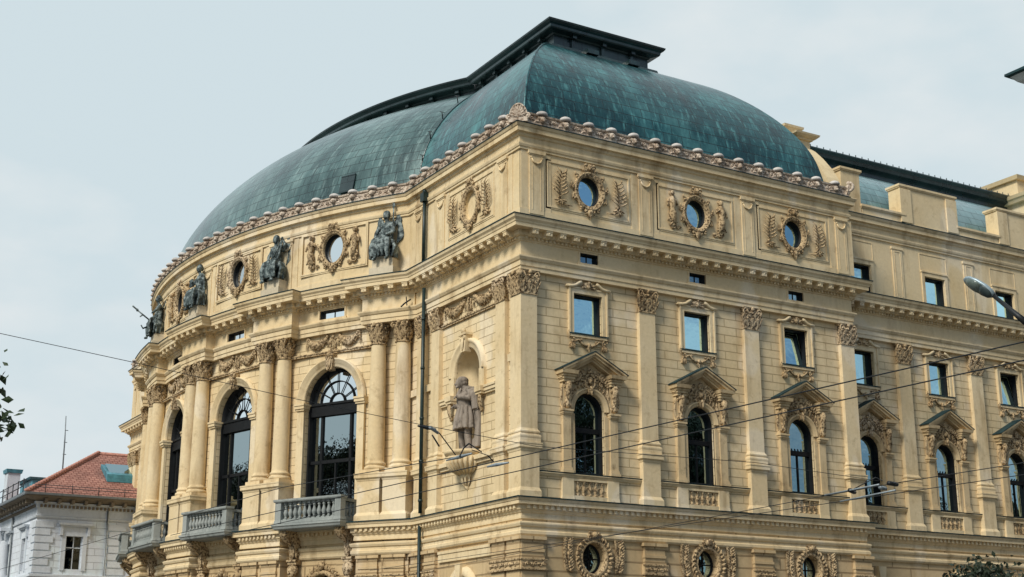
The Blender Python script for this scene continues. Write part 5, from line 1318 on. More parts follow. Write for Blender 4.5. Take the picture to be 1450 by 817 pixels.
yblock(mb, 19.98, 20.88, 3.22, 6.0, 29.6, 30.75); yblock(mb, 19.85, 21.0, 3.1, 6.1, 30.75, 30.86, .04); yblock(mb, 19.75, 21.15, 3.0, 6.2, 30.86, 30.98, .14); yblock(mb, 19.6, 21.3, 2.85, 6.3, 30.98, 31.08, .03)
yblock(mb, 20.3, 21.2, 4.5, 8.5, 31.0, 31.75); yblock(mb, 20.2, 21.3, 4.4, 8.6, 31.75, 31.95, .12); yblock(mb, 20.05, 21.45, 4.25, 8.7, 31.95, 32.08, .03)
mb.build('firewall_pier', M['trim'], theatre, raw)
# raised block at the far end of the wing
mb = MB(); yblock(mb, 41.5, 56, SB + 3.5, SB + 16, 26, 31.6); yblock(mb, 41.2, 56.3, SB + 3.2, SB + 16.3, 31.6, 31.85, .15); yblock(mb, 41.0, 56.5, SB + 3.0, SB + 16.5, 31.85, 32.05, .1); yblock(mb, 41.2, 44, SB + 4, SB + 8, 32.1, 33.1); yblock(mb, 41.0, 44.2, SB + 3.8, SB + 8.2, 33.1, 33.35, .1)
mb.build('stage_block', M['wallw'], theatre, raw)

# ------------------------------------------------------------------ rain pipe at the inner angle
mb = MB(); px = -9.02
def pt(d, z, u=px): return (u, d, z)
mb.tube([pt(.24, 26.0), pt(.24, 25.5)], [.09, .17], 8); mb.tube([pt(.26, 25.5), pt(.26, 21.9)], .092, 10); mb.box(px - .19, px + .19, .1, .42, 25.15, 25.6)
mb.build('rain_pipe', M['pipe'], theatre, mapL)
mb = MB(); mb.tube([pt(.20, 20.6), pt(.20, 9.4)], .092, 10); mb.tube([pt(.22, 8.8), pt(.22, 0.2)], .085, 10)
for z in (19, 16.5, 14, 11.9, 10): mb.tube([pt(.2, z - .06), pt(.2, z + .06)], .115, 10)
mb.build('rain_pipe', M['pipe'], theatre, mapL)
mb = MB(); mb.tube([pt(.3, 20.3, -10.3), pt(.7, 20.0, -10.2), pt(.9, 19.8, -10.15)], .04, 6); mb.tube([pt(.55, 20.4, -10.3), pt(.6, 19.9, -10.1)], .03, 6); mb.build('wire_anchor', M['iron'], theatre, mapL)

# ------------------------------------------------------------------ statues
def seated(variant, seed):
    rnd = random.Random(seed); m = MB(); s = 1 if variant % 2 == 0 else -1
    # origin at plinth top; figure faces +d
    lean = .10 * s
    m.tube([(0, .35, .55), (lean * .2, .32, .85), (lean * .6, .30, 1.2), (lean, .34, 1.52), (lean, .36, 1.72)], [.34, .30, .27, .30, .14], 10)      # torso
    m.tube([(lean - .30, .34, 1.58), (lean, .33, 1.62), (lean + .30, .34, 1.58)], [.14, .18, .14], 8)                                             # shoulders
    hx = lean - .06 * s
    m.tube([(lean, .36, 1.68), (hx, .42, 1.86)], [.11, .10], 8); m.blob((hx, .46, 2.02), (.16, .18, .21), 10, 8); m.blob((hx, .64, 2.0), (.035, .05, .06), 6, 4); m.blob((hx, .40, 2.10), (.20, .20, .17), 8, 6)
    for q in (-.07, .07): m.blob((hx + q, .6, 2.04), (.03, .03, .02), 5, 4)
    m.blob((hx, .62, 1.92), (.05, .03, .018), 6, 4); m.blob((hx, .25, 2.04), (.13, .13, .12), 8, 5)
    for q in (-1, 1):
        m.tube([(q * .18, .38, .72), (q * .26, .85, .80), (q * .26, 1.0, .74)], [.24, .21, .18], 8)                                               # thighs
        fx = q * .28 + (.1 * s if q == s else 0); m.tube([(q * .26, 1.0, .74), (fx, .98, .35), (fx + .04 * s, 1.02, .02)], [.17, .13, .09], 8)     # shins
        m.tube([(fx, .98, -.02), (fx, 1.22, -.08)], [.09, .06], 6)
    # arms
    if variant == 0:      # one arm bent to the chest, one raised along a harp
        m.tube([(.34, .34, 1.56), (.48, .5, 1.25), (.22, .72, 1.1)], [.12, .10, .07], 8); m.tube([(-.34, .34, 1.56), (-.5, .42, 1.25), (-.42, .7, .98)], [.12, .10, .07], 8)
    elif variant == 1:
        m.tube([(-.34, .34, 1.56), (-.5, .45, 1.25), (-.25, .78, .98)], [.12, .10, .07], 8); m.tube([(.34, .34, 1.56), (.56, .36, 1.7), (.40, .44, 2.0)], [.12, .10, .07], 8)
    elif variant == 2:
        m.tube([(.34, .34, 1.56), (.46, .3, 1.2), (.5, .3, .8)], [.12, .10, .08], 8); m.tube([(-.34, .34, 1.56), (-.48, .55, 1.28), (-.16, .75, 1.3)], [.12, .10, .07], 8)
    else:
        m.tube([(.34, .34, 1.56), (.6, .6, 1.35), (.7, .95, 1.1)], [.12, .10, .07], 8); m.tube([(-.34, .34, 1.56), (-.45, .5, 1.2), (-.3, .8, .95)], [.12, .10, .07], 8)
    for q in ((.22, .72, 1.1), (-.42, .7, .98)) if variant == 0 else ((-.25, .78, .98), (.40, .44, 2.02)) if variant == 1 else ((.5, .3, .74), (-.16, .75, 1.3)) if variant == 2 else ((.7, .95, 1.1), (-.3, .8, .95)):
        m.blob(q, (.09, .08, .08), 6, 5)
        for k in range(4): m.tube([(q[0] - .05 + .033 * k, q[1] + .04, q[2]), (q[0] - .05 + .033 * k, q[1] + .13, q[2] - .05)], .022, 5)
    # drapery: lap, side falls, mantle over the seat
    m.blob((0, .72, .68), (.50, .46, .24), 10, 6); m.blob((0, .2, .45), (.55, .34, .48), 10, 6)
    for k in range(11):
        x = -.46 + .092 * k; m.tube([(x * .6, .55, .92), (x * .9, .98, .86 + rnd.uniform(-.04, .04)), (x * 1.05, 1.1, .5), (x * 1.1 + rnd.uniform(-.08, .08), 1.06, .10)], [.05, .07, .075, .05], 6)
    for k in range(6):
        x = rnd.uniform(-.3, .3); m.tube([(x, .52, 1.35 - .03 * k), (x * .5, .56, 1.1), (x + rnd.uniform(-.2, .2), .58, .85)], [.03, .045, .05], 5)
    for q in (-1, 1):
        for k in range(4): m.tube([(q * .42, .25 + .12 * k, .85), (q * (.56 + .03 * k), .3 + .14 * k, .5), (q * (.52 + rnd.uniform(-.06, .1)), .32 + .15 * k, .05)], [.07, .10, .07], 6)
    m.tube([(-s * .30, .30, 1.55), (0, .58, 1.25), (s * .36, .5, .95)], [.06, .09, .08], 6)
    return m
PEDZ = 22.62
def add_wings(m, sides, h=1.0):
    for s in sides:
        m.tube([(s * .2, .12, 1.45), (s * .42, -.02, 1.85), (s * .52, -.04, 2.15), (s * .60, -.04, 1.8)], [.10, .13, .13, .08], 7, .6)
        for k in range(8):
            x = .30 + .05 * k; m.leaf((s * (.40 + .03 * k), -.02, 2.1 - .05 * k), (s * (.62 + .015 * k), -.08, 1.5 - .06 * k), (s * (.38 + .045 * k), -.02, .75 + .03 * k), .18, .06, 5)
plin = []
SLAB = [(33.25, 'winged bronze seated figure holding up a spear, on the plinth nearest the corner pavilion'), (19.95, 'bronze seated figure with bowed head and large drape, second plinth from the corner pavilion'), (6.65, 'bronze seated figure with long hair and lowered arm, hiding part of a round window'), (-6.65, 'bronze seated figure holding a slanting trumpet out against the sky, at the far left')]
for idx, (t, lab) in enumerate(SLAB):
    e = empty('bronze_statue'); u = R_(t - (.9 if idx == 0 else 0)) * BR
    if idx == 0: u = R_(32.75) * BR
    e.matrix_basis = frame('B', u, .42, PEDZ); tag(e, lab, 'statue', 'seated bronze statues on the cornice')
    m = seated(idx, 11 + idx)
    if idx == 0: add_wings(m, (-1, 1))
    elif idx in (1, 3): add_wings(m, (1,))
    b = m.organic('figure', M['bronze'], e, .026, 1); b.location = (0, .30, .02); b.scale = (1.14, .86, 1.20)
    a = MB()
    if idx == 0: a.tube([(.36, .22, .6), (.34, .16, 1.9), (.33, .14, 2.62)], [.04, .04, .035], 6); a.leaf((.33, .14, 2.5), (.33, .14, 2.65), (.33, .14, 2.85), .14, .04); a.scroll((.33, .14, 2.5), .08, 1, 0, .03); nm = 'spear'
    elif idx == 1: a.tube([(.1, .7, 1.0), (.42, .62, 1.0), (.48, .5, 1.5), (.44, .4, 1.95)], [.06, .07, .06, .05], 6); a.tube([(.0, .72, 1.0), (.3, .5, 1.9)], .03, 5); a.tube([(.1, .7, 1.05), (.44, .4, 1.95)], .05, 5); nm = 'harp'
    elif idx == 2: a.tube([(-.3, .7, 1.25), (.1, .78, 1.35)], .05, 6); a.box(-.34, -.02, .66, .76, 1.1, 1.5); nm = 'tablet'
    else: a.tube([(-.2, .75, .85), (-.25, 1.2, 1.12), (-.3, 1.7, 1.42)], [.045, .05, .04], 6); a.lathe([(.05, 0), (.06, .1), (.14, .25)], (0, 0), 8) if False else None; a.blob((-.3, 1.7, 1.42), (.09, .09, .09), 8, 6); a.leaf((-.3, 1.66, 1.4), (-.3, 1.85, 1.52), (-.3, 2.05, 1.63), .13, .05); a.tube([(-.25, 1.3, 1.17), (-.27, 1.5, 1.05)], .04, 6); a.tube([(0, .9, .5), (.1, 1.3, .32), (.1, 1.45, .5)], [.06, .05, .04], 6); nm = 'trumpet'
    w = a.build(nm, M['bronze'], e); w.location = (0, .22, .05); w.scale = (1.12, .9, 1.15)
    m = MB(); m.box(-.62, .62, -.85, .30, -.42, .04); m.box(-.72, .72, -.85, .42, -.86, -.42); m.box(-.48, .48, -.8, .2, .04, .22)
    m.build('plinth', M['plinth'], e)

# stone man in the niche
e = empty('stone_statue'); e.matrix_basis = frame('L', NICHE + .02, -.28, 11.84)
tag(e, 'stone statue of a man in long coat with bowed head, standing on the niche corbel', 'statue')
m = MB(); K = 1.0
for q in (-1, 1):
    m.tube([(q * .20, .1, 1.5), (q * .24, .16 + (.08 if q < 0 else 0), .85), (q * .26, .12 + (.10 if q < 0 else 0), .16)], [.24, .18, .14], 10)
    m.tube([(q * .26, .08, .10), (q * .33, .42, .07)], [.13, .09], 8)
m.tube([(0, .1, 1.25), (0, .12, 1.75), (0, .14, 2.2), (0, .12, 2.55), (0, .12, 2.82)], [.40, .38, .40, .42, .22], 12)
m.tube([(-.44, .1, 2.68), (0, .08, 2.78), (.44, .1, 2.68)], [.19, .24, .19], 8)
# coat skirt
for k in range(10):
    a = R_(-30 + k * 27); x, y = .46 * math.cos(a), .12 + .44 * math.sin(a)
    m.tube([(x * .8, .1 + (y - .1) * .8, 2.0), (x, y, 1.5), (x * 1.14, .1 + (y - .1) * 1.14, .98)], [.06, .10, .11], 6)
for k in range(5): m.tube([(.40 + .05 * k, -.15 + .03 * k, 2.3), (.55 + .04 * k, -.2, 1.3), (.5 + .05 * k, -.12, .12)], [.12, .14, .12], 6)      # mantle behind
m.tube([(.3, .0, 2.8), (.62, .0, 2.5), (.66, -.05, 1.8)], [.14, .2, .18], 8)
m.tube([(0, .14, 2.8), (-.06, .28, 2.98)], [.16, .14], 8); m.blob((-.08, .38, 3.12), (.19, .23, .26), 12, 10); m.blob((-.07, .30, 3.23), (.235, .26, .20), 10, 8); m.blob((-.07, .20, 3.10), (.22, .16, .20), 8, 6); m.blob((-.09, .62, 3.04), (.04, .05, .06), 6, 5); m.blob((-.09, .55, 2.92), (.09, .07, .06), 6, 5)
for q in (-1, 1): m.blob((-.07 + q * .19, .28, 3.12), (.04, .06, .1), 6, 5); m.blob((-.07 + q * .075, .52, 3.17), (.03, .03, .02), 5, 4)
m.tube([(-.48, .12, 2.66), (-.64, .2, 2.25), (-.36, .50, 2.08)], [.17, .15, .11], 8); m.tube([(.48, .12, 2.66), (.62, .22, 2.3), (.18, .54, 2.42)], [.17, .15, .11], 8)
for q in ((-.30, .54, 2.08), (.12, .57, 2.44)):
    m.blob(q, (.10, .09, .10), 8, 6)
    for k in range(4): m.tube([(q[0] - .06 + .04 * k, q[1] + .04, q[2] + .03), (q[0] - .08 + .04 * k, q[1] + .14, q[2] - .02), (q[0] - .08 + .04 * k, q[1] + .13, q[2] - .10)], .024, 5)
    m.tube([(q[0] + .08, q[1] + .02, q[2] + .04), (q[0] + .05, q[1] + .12, q[2] + .08)], .026, 5)
m.tube([(-.02, .50, 2.75), (-.03, .55, 2.3), (-.02, .52, 1.7), (-.02, .55, 1.1)], [.03, .035, .03, .03], 5)
for k in range(4): m.blob((.06, .52, 1.6 + .2 * k), .035, 6, 4)
for q in (-1, 1): m.leaf((q * .08, .42, 2.85), (q * .2, .52, 2.6), (q * .05, .54, 2.3), .2, .05)
m.box(-.5, .5, -.3, .5, -.02, .06)
st = m.organic('figure', M['palestone'], e, .023, 1)
st.rotation_euler = (0, 0, R_(-12)); st.scale = (1.24, 1.1, 1.04)
m = MB(); m.prism([(.28, .05), (.72, .05), (.66, .6), (.36, .5)], -.35, .1); m.box(-.72, .72, -.3, .62, -.0, .05); m.build('base_slab', M['palestone'], e)

# ------------------------------------------------------------------ camera helper: points on the ground frame are real positions found from the photograph
def ray(px, py):
    p = R_(15.721); a = R_(59.2)
    fw = Vector((math.cos(a) * math.cos(p), math.sin(a) * math.cos(p), math.sin(p))); rt = Vector((math.sin(a), -math.cos(a), 0)); up = rt.cross(fw)
    return (fw * 1977 + rt * (px - 725) - up * (py - 408.5)).normalized()
def at_z(px, py, z): d = ray(px, py); return CAM + d * ((z - CAM.z) / d.z)
def at_r(px, py, r): d = ray(px, py); return CAM + d * (r / math.hypot(d.x, d.y))

# ------------------------------------------------------------------ ground, streets
def sheet(name, x0, x1, y0, y1, z, mat):
    m = MB(); m.add([(x0, y0, z), (x1, y0, z), (x1, y1, z), (x0, y1, z)], [(0, 1, 2, 3)]); o = m.build(name, mat, None, raw); o['kind'] = 'structure'; return o
sheet('ground', -2500, 2500, -2500, 2500, -.16, M['earth'])
sheet('street', -60, 120, -24, -7, -.12, M['asphalt'])
sheet('street', -34, -18, -7, 200, -.124, M['asphalt'])
def slab(name, x0, x1, y0, y1, z0, z1, mat):
    m = MB(); m.box(x0, x1, -y1, -y0, z0, z1); o = m.build(name, mat, None); o['kind'] = 'structure'; return o
slab('pavement', -17.8, 70, -6.8, 0.3, -.15, 0, M['paving']); slab('pavement', -17.8, 1, .32, 200, -.15, 0, M['paving']); slab('pavement', -70, 110, -60, -24.2, -.15, 0, M['paving'])
for k in range(20):
    o = sheet('lane_marking', -50 + k * 7, -47 + k * 7, -15.6, -15.45, -.114, M['paint'])

# ------------------------------------------------------------------ neighbouring white house with tiled roof
hc = at_r(50, 760, 112.0); HX, HY = hc.x, hc.y
house = empty('white_house', (HX, HY, 0)); tag(house, 'blue-white stuccoed house with red tiled hip roof beyond the theatre', 'house')
def hz(py, r=112.0): return at_r(50, py, r).z
EV = hz(704); ZT = hz(811); HW_, HD = 30.0, 26.0
print('house corner', HX, HY, 'eave', EV, 'sill', ZT)
# house-local: x along the right-hand face, y into depth; front faces -y, left faces -x
m = MB(); sc_ = 112 / 2054.
wins = [(6.1, 2.0)]
wx = (at_r(105, 770, 113).x - HX)
wall(m, 0, HW_, 0, EV, 0, [H_rect(2.9 + 7.0 * k, .62, hz(804), hz(757), .3) for k in range(3)])
m.build('wall', M['whitewall'], house)
m = MB(); wall(m, 0, HD, 0, EV, 0, [H_rect(3.6 + 5.5 * k, .62, hz(804), hz(757), .3) for k in range(4)]); m.build('wall', M['whitewall'], house, lambda u, d, z: (-d, u, z), lambda u, d, z: (u, z))
m = MB(); m.sweep([(HW_, 0), (0, 0), (0, HD)], [(-.02, EV - 1.5), (.10, EV - 1.48), (.14, EV - 1.36), (.02, EV - 1.32), (.02, EV - .80), (.12, EV - .75), (.16, EV - .5), (.24, EV - .42), (.26, EV - .3), (-.02, EV - .28)]); m.build('cornice', M['whitetrim'], house, raw)
m = MB(); m.sweep([(HW_, 0), (0, 0), (0, HD)], [(0, EV - .3), (1.15, EV + .02), (1.15, EV + .14), (0, EV + .18)]); m.build('eave', M['beigewood'], house, raw)
m = MB(); m.box(-.11, .11, .1, .85, EV - .42, EV - .12); br0 = Placer(m.build('eave_bracket', M['beigewood'], house))
for k in range(20): br0(Matrix.Translation((.4 + k * 1.0, 0, 0)))
for k in range(20): br0(Matrix.Translation((0, .5 + k * 1.0, 0)) @ Matrix.Rotation(-PI / 2, 4, 'Z'))
hd = MB(); hd.box(-.08, .08, .05, .26, EV - .72, EV - .52); hdp = Placer(hd.build('dentil', M['beigewood'], house))
for k in range(45): hdp(Matrix.Translation((.2 + .3 * k, 0, 0)))
for k in range(45): hdp(Matrix.Translation((0, .2 + .3 * k, 0)) @ Matrix.Rotation(-PI / 2, 4, 'Z'))
m = MB(); m.sweep([(HW_, 0), (0, 0), (0, HD)], [(1.12, EV + .06), (1.30, EV + .08), (1.32, EV + .24), (1.27, EV + .24), (1.16, EV + .16)]); m.build('gutter', M['zinc'], house, raw)
m = MB(); m.sweep([(HW_, 0), (0, 0), (0, HD)], [(0, ZT - .45), (.12, ZT - .42), (.2, ZT - .3), (.26, ZT - .26), (.26, ZT - .08), (0, ZT - .04)]); m.build('string_course', M['whitetrim'], house, raw)
zz = ZT; k = 0
while zz < EV - 1.9:
    L = 1.05 if k % 2 else 1.3
    m = MB(); m.box(-.085, L, -L, .09, zz + .04, zz + .50); m.build('quoin', M['whitetrim'], house)
    m = MB(); m.box(5.5 + (0 if k % 2 else -.12), 5.5 + L, -.02, .09, zz + .04, zz + .50); m.build('quoin', M['whitetrim'], house)
    zz += .56; k += 1
def house_window(fn, uvflip=False):
    a, b = hz(804), hz(757)
    m = MB(); m.box(-.95, -.64, -.02, .08, a - .1, b + .25); m.box(.64, .95, -.02, .08, a - .1, b + .25); m.box(-.64, .64, -.02, .08, b + .02, b + .25); m.box(-1.0, 1.0, -.02, .06, b + .25, b + .75)
    m.box(-1.25, 1.25, -.02, .36, b + .82, b + .98, .05); m.box(-1.15, 1.15, -.02, .25, b + .72, b + .82)
    for s in (-1, 1): m.box(s * 1.02 - .1, s * 1.02 + .1, -.02, .2, b + .05, b + .72)
    o = m.build('window', M['whitetrim'], house)
    f = MB(); f.box(-.62, -.55, -.26, -.16, a, b); f.box(.55, .62, -.26, -.16, a, b); f.box(-.55, .55, -.26, -.16, a + (b - a) * .64, a + (b - a) * .64 + .08); f.box(-.03, .03, -.26, -.18, a, b); f.build('frame', M['whitetrim'], o)
    g = MB(); g.add([(-.62, -.24, a), (.62, -.24, a), (.62, -.24, b), (-.62, -.24, b)], [(0, 1, 2, 3)]); g.build('pane', M['glassdim'], o)
    return o
hw_ = Placer(house_window(None))
for k in range(3): hw_(Matrix.Translation((2.9 + 7.0 * k, 0, 0)))
for k in range(4): hw_(Matrix.Translation((0, 3.6 + 5.5 * k, 0)) @ Matrix.Rotation(-PI / 2, 4, 'Z'))
# hip roof
RH = 4.3; RI = 5.6
def hiproof(m):
    e = 1.2; z0 = EV + .2; z1 = z0 + RH
    q = [(-e, -e, z0), (HW_, -e, z0), (HW_, RI, z1), (RI, RI, z1), (-e, HD, z0), (RI, HD, z1)]
    m.add(q[:4], [(0, 1, 2, 3)]); m.add([q[0], q[3], q[5], q[4]], [(0, 1, 2, 3)])
    sl = math.hypot(RI + e, RH)
    m.uv = [(-e, 0), (HW_, 0), (HW_, sl), (RI, sl), (100 - e, 0), (100 + RI, sl), (100 + HD, sl), (100 + HD, 0)]
m = MB(); hiproof(m); hr = m.build('roof', M['tiles'], house, raw)
m = MB(); m.tube([(-1.2, -1.2, EV + .25), (RI, RI, EV + .25 + RH)], .16, 6)
for k in range(30): f = k / 29; m.blob((-1.2 + f * (RI + 1.2), -1.2 + f * (RI + 1.2), EV + .34 + f * RH), (.2, .2, .14), 6, 4)
m.tube([(RI, RI, EV + .25 + RH), (HW_, RI, EV + .25 + RH)], .16, 6); m.build('ridge_tiles', M['ridge'], hr, raw)
m = MB()
for zz_ in (.35, .55): m.tube([(-.6, -1.0, EV + .3 + zz_), (HW_, -1.0, EV + .3 + zz_)], .025, 4)
for k in range(16): m.tube([(.2 + 2 * k, -1.05, EV + .2), (.2 + 2 * k, -1.0, EV + .95)], .03, 4)
m.build('snow_guard', M['iron'], hr, raw)
def roofz(y): return EV + .2 + RH * (y + 1.2) / (RI + 1.2)
m = MB(); x0, x1, ya, yb = 5.3, 8.2, 1.1, 3.3
za, zb = roofz(ya), roofz(yb)
m.add([(x0, ya, za + .05), (x1, ya, za + .05), (x1, ya, za + .65), (x0, ya, za + .65), (x0, yb, zb + .3), (x1, yb, zb + .3), (x0, yb, zb), (x1, yb, zb)], [(0, 1, 2, 3), (0, 3, 4, 6), (1, 2, 5, 7), (3, 2, 5, 4)]); dm = m.build('roof_light', M['bluemetal'], hr, raw)
m = MB(); m.add([(x0 + .25, ya + .3, za + .78), (x1 - .25, ya + .3, za + .78), (x1 - .25, yb - .3, zb + .34), (x0 + .25, yb - .3, zb + .34)], [(0, 1, 2, 3)]); m.build('roof_light_pane', M['glassdk'], hr, raw)
m = MB(); yblock(m, x1 + 1.2, x1 + 1.7, 1.4, 4.4, za - .2, zb + .3); yblock(m, x1 + 1.15, x1 + 3.6, 1.4, 1.7, za - .1, za + .7); m.build('roof_light', M['bluemetal'], hr, raw)
m = MB(); yblock(m, 1.2, 3.6, 8.5, 13.0, EV + .5, EV + 2.5); yblock(m, 1.0, 3.8, 8.3, 13.2, EV + 2.5, EV + 2.65, .1); m.build('dormer', M['bluemetal'], hr, raw)
m = MB(); yblock(m, -.6, .4, 9.4, 10.6, EV, EV + 3.0); m.build('chimney', M['whitetrim'], hr, raw); m = MB(); yblock(m, -.7, .5, 9.3, 10.7, EV + 3.0, EV + 3.3, .06); m.build('chimney_cap', M['bluemetal'], hr, raw)
m = MB()
for k in range(3): m.tube([(-.7, 2.5, EV + .6 + .5 * k), (-.7, 12, EV + .6 + .5 * k)], .04, 4)
for k in range(6): m.tube([(-.7, 2.5 + 1.9 * k, EV + .1), (-.7, 2.5 + 1.9 * k, EV + 1.7)], .04, 4)
m.build('roof_rail', M['iron'], hr, raw)
m = MB(); m.tube([(-.14, 8.0, EV - .2), (-.14, 8.0, 0)], .09, 8); m.tube([(-1.2, 8.0, EV + .1), (-.14, 8.0, EV - .5)], .08, 6); m.build('downpipe', M['zinc'], house, raw)
m = MB(); m.tube([(5.25, -.14, EV - .3), (5.25, -.14, 0)], .06, 8); m.build('downpipe', M['zinc'], house, raw)
# engaged columns on the left face
for y in (9.6, 13.4):
    m = MB(); m.lathe([(.5, ZT), (.5, ZT + .3), (.42, ZT + .4), (.38, EV - 2.6), (.36, EV - 2.5)], (-.25, y), 14); yblock(m, -.8, .1, y - .55, y + .55, EV - 1.75, EV - 1.5)
    hc_ = m.build('half_column', M['whitetrim'], house, raw); m = MB()
    for k in range(7): a = 2 * PI * k / 7; m.leaf((-.25 + .36 * math.cos(a), y + .36 * math.sin(a), EV - 2.5), (-.25 + .45 * math.cos(a), y + .45 * math.sin(a), EV - 2.0), (-.25 + .62 * math.cos(a), y + .62 * math.sin(a), EV - 1.8), .3, .06)
    m.build('capital', M['whitetrim'], hc_, raw)
# thin mast on the roof
ab = at_r(90, 657, 128.0); atp = at_r(93.5, 589, 128.0)
m = MB(); m.tube([(ab.x, ab.y, ab.z - 4.0), (ab.x + (atp.x - ab.x) * .5, ab.y + (atp.y - ab.y) * .5, (ab.z + atp.z) / 2), tuple(atp)], [.07, .06, .04], 6)
for f in (.2, .45, .7): m.tube([(ab.x - .15, ab.y, ab.z + f * (atp.z - ab.z)), (ab.x + .15, ab.y, ab.z + f * (atp.z - ab.z))], .03, 4)
o = m.build('mast', M['zinc'], None, raw); tag(o, 'thin grey antenna mast rising behind the red tiled roof', 'antenna')

# ------------------------------------------------------------------ eave of the building on the near right
ec = at_r(1422, 107, 27.0); EX, EY, EZ = ec.x, ec.y, ec.z
eb = empty('corner_building', (EX, EY, 0)); tag(eb, 'grey-white building cornice jutting in at the top right edge', 'building')
pth = [(30, 0), (0, 0), (0, -34)]
pth = [(0, -34), (0, 0), (30, 0)]
def neg(pr): return [(-d, z) for d, z in pr]
m = MB()
# outward is -x on the street face and +y on the far face: walk the path so that outwards lies on its left
pth = [(30 - 0, 0), (0, 0), (0, -34)][::-1]
m.sweep(pth, [(-1.02, EZ - 2.2), (-.9, EZ - 2.15), (-.9, EZ - .9), (-.80, EZ - .8), (-.76, EZ - .62), (-.42, EZ - .55), (-.42, EZ - .36), (-.38, EZ - .34), (-.30, EZ - .24), (-.16, EZ - .16), (-.08, EZ - .06), (-.06, EZ - .04)]); m.build('cornice', M['eavestone'], eb, raw)
m = MB(); m.sweep(pth, [(-.07, EZ - .05), (0, EZ - .03), (0, EZ + .02), (-1.5, EZ + .3)]); m.build('roof_edge', M['flash'], eb, raw)
m = MB(); yblock(m, 1.0, 30, -34, -1.0, 0, EZ - .2)
m.build('wall', M['eavestone'], eb, raw)
m = MB(); m.add([(1.2, -33, EZ + .2), (29, -33, EZ + .2), (29, -1.2, EZ + .2), (1.2, -1.2, EZ + .2)], [(0, 1, 2, 3)]); m.build('roof', M['zinc'], eb, raw)
w = MB(); w.box(-.5, .5, -.02, .06, 0, 1.9); wo = w.build('window', M['frame'], eb); g = MB(); g.add([(-.42, .065, .1), (.42, .065, .1), (.42, .065, 1.8), (-.42, .065, 1.8)], [(0, 1, 2, 3)]); g.build('pane', M['glassdk'], wo)
ww = Placer(wo)
for k in range(8):
    for j in range(3):
        ww(Matrix.Translation((3 + 3.2 * k, -1.0, 1.4 + 3.6 * j)) @ Matrix.Rotation(PI, 4, 'Z'))
        ww(Matrix.Translation((1.0, -4 - 3.6 * k, 1.4 + 3.6 * j)) @ Matrix.Rotation(-PI / 2, 4, 'Z'))

# ------------------------------------------------------------------ street lamp at the right
RL = 31.0
h0 = at_r(1366, 396, RL); h1 = at_r(1405, 417, RL * .995); a1 = at_r(1452, 456, RL * .985); a2 = at_r(1560, 560, RL * .98)
lamp = empty('street_lamp', (a2.x, a2.y, 0)); tag(lamp, 'grey cobra-head street lamp on a dark arm reaching in from the right', 'street lamp')
def loc(p): return (p.x - a2.x, p.y - a2.y, p.z)
m = MB(); m.tube([loc(h1), loc(a1), loc(at_r(1500, 505, RL * .983)), loc(a2)], [.045, .055, .065, .075], 10); m.build('arm', M['iron'], lamp, raw)
m = MB(); m.tube([loc(at_r(1428, 436, RL * .991)), loc(a1)], [.05, .075], 10); m.build('arm_sleeve', M['iron'], lamp, raw)
m = MB(); p2 = loc(a2); m.tube([p2, (p2[0] + .1, p2[1] - .1, p2[2] - .5), (p2[0] + .1, p2[1] - .1, 0)], [.08, .09, .13], 12); m.build('pole', M['iron'], lamp, raw)
ax = (Vector(h0) - Vector(h1)); LL = ax.length; ax.normalize(); side = ax.cross(Vector((0, 0, 1))).normalized(); upv = side.cross(ax).normalized()
away = (Vector(h0) - CAM); away = (away - ax * away.dot(ax) - upv * away.dot(upv)).normalized(); upv = (upv * math.cos(R_(38)) + away * math.sin(R_(38))).normalized(); side = ax.cross(upv).normalized()
def lampform(rows, name, mat):
    m = MB(); n = 14; vs = []
    for t, w, hu, hd in rows:
        c = Vector(h1) + ax * (t * LL)
        for k in range(n):
            a = 2 * PI * k / n; zc = math.sin(a); v = c + side * (w * math.cos(a)) + upv * ((hu if zc > 0 else hd) * zc)
            vs.append(loc(v))
    fs = [(j * n + k, j * n + (k + 1) % n, (j + 1) * n + (k + 1) % n, (j + 1) * n + k) for j in range(len(rows) - 1) for k in range(n)] + [tuple(range(n)), tuple((len(rows) - 1) * n + k for k in range(n))]
    m.add(vs, fs, True); return m.build(name, mat, lamp, raw)
lampform([(-.06, .06, .06, .05), (.08, .13, .09, .07), (.3, .17, .115, .05), (.6, .185, .11, .04), (.85, .16, .085, .035), (.98, .10, .05, .03), (1.03, .04, .02, .02)], 'lamp_housing', M['lamp'])
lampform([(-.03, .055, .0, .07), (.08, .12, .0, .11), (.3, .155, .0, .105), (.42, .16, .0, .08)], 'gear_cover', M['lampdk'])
lampform([(.40, .15, .0, .085), (.6, .165, .0, .10), (.8, .14, .0, .085), (.94, .08, .0, .05)], 'lamp_lens', M['lens'])

# ------------------------------------------------------------------ trolley wires
def wire(name, pts, r, label, fit=(), sag=.0, group='trolley wires over the street'):
    P = []
    for a, b in zip(pts, pts[1:]):
        for k in range(8):
            f = k / 8; p = a.lerp(b, f); p.z -= sag * 4 * f * (1 - f); P.append(tuple(p))
    P.append(tuple(pts[-1]))
    m = MB(); m.tube(P, r, 5); o = m.build(name, M['iron'], None, raw); tag(o, label, 'wire', group)
    return o
def ext(a, b, k): return b + (b - a) * k
Z = 6.1
def line(p, q, z, ka=.0, kb=.25):
    a, b = at_z(*p, z), at_z(*q, z); return [a + (a - b) * ka, a, b, b + (b - a) * kb]
wC = wire('contact_wire', line((400, 722), (1450, 484), 6.10, .35, .3), .0115, 'upper wire of the pair crossing the corner from below the statue to the lamp')
wD = wire('contact_wire', line((500, 718), (1450, 510), 6.10, .45, .3), .0115, 'lower wire of the pair crossing the corner from below the statue to the lamp')
wE = wire('contact_wire', line((720, 779), (1450, 672), 6.1, .5, .3), .010, 'upper wire of the low pair running past the base windows to the right')
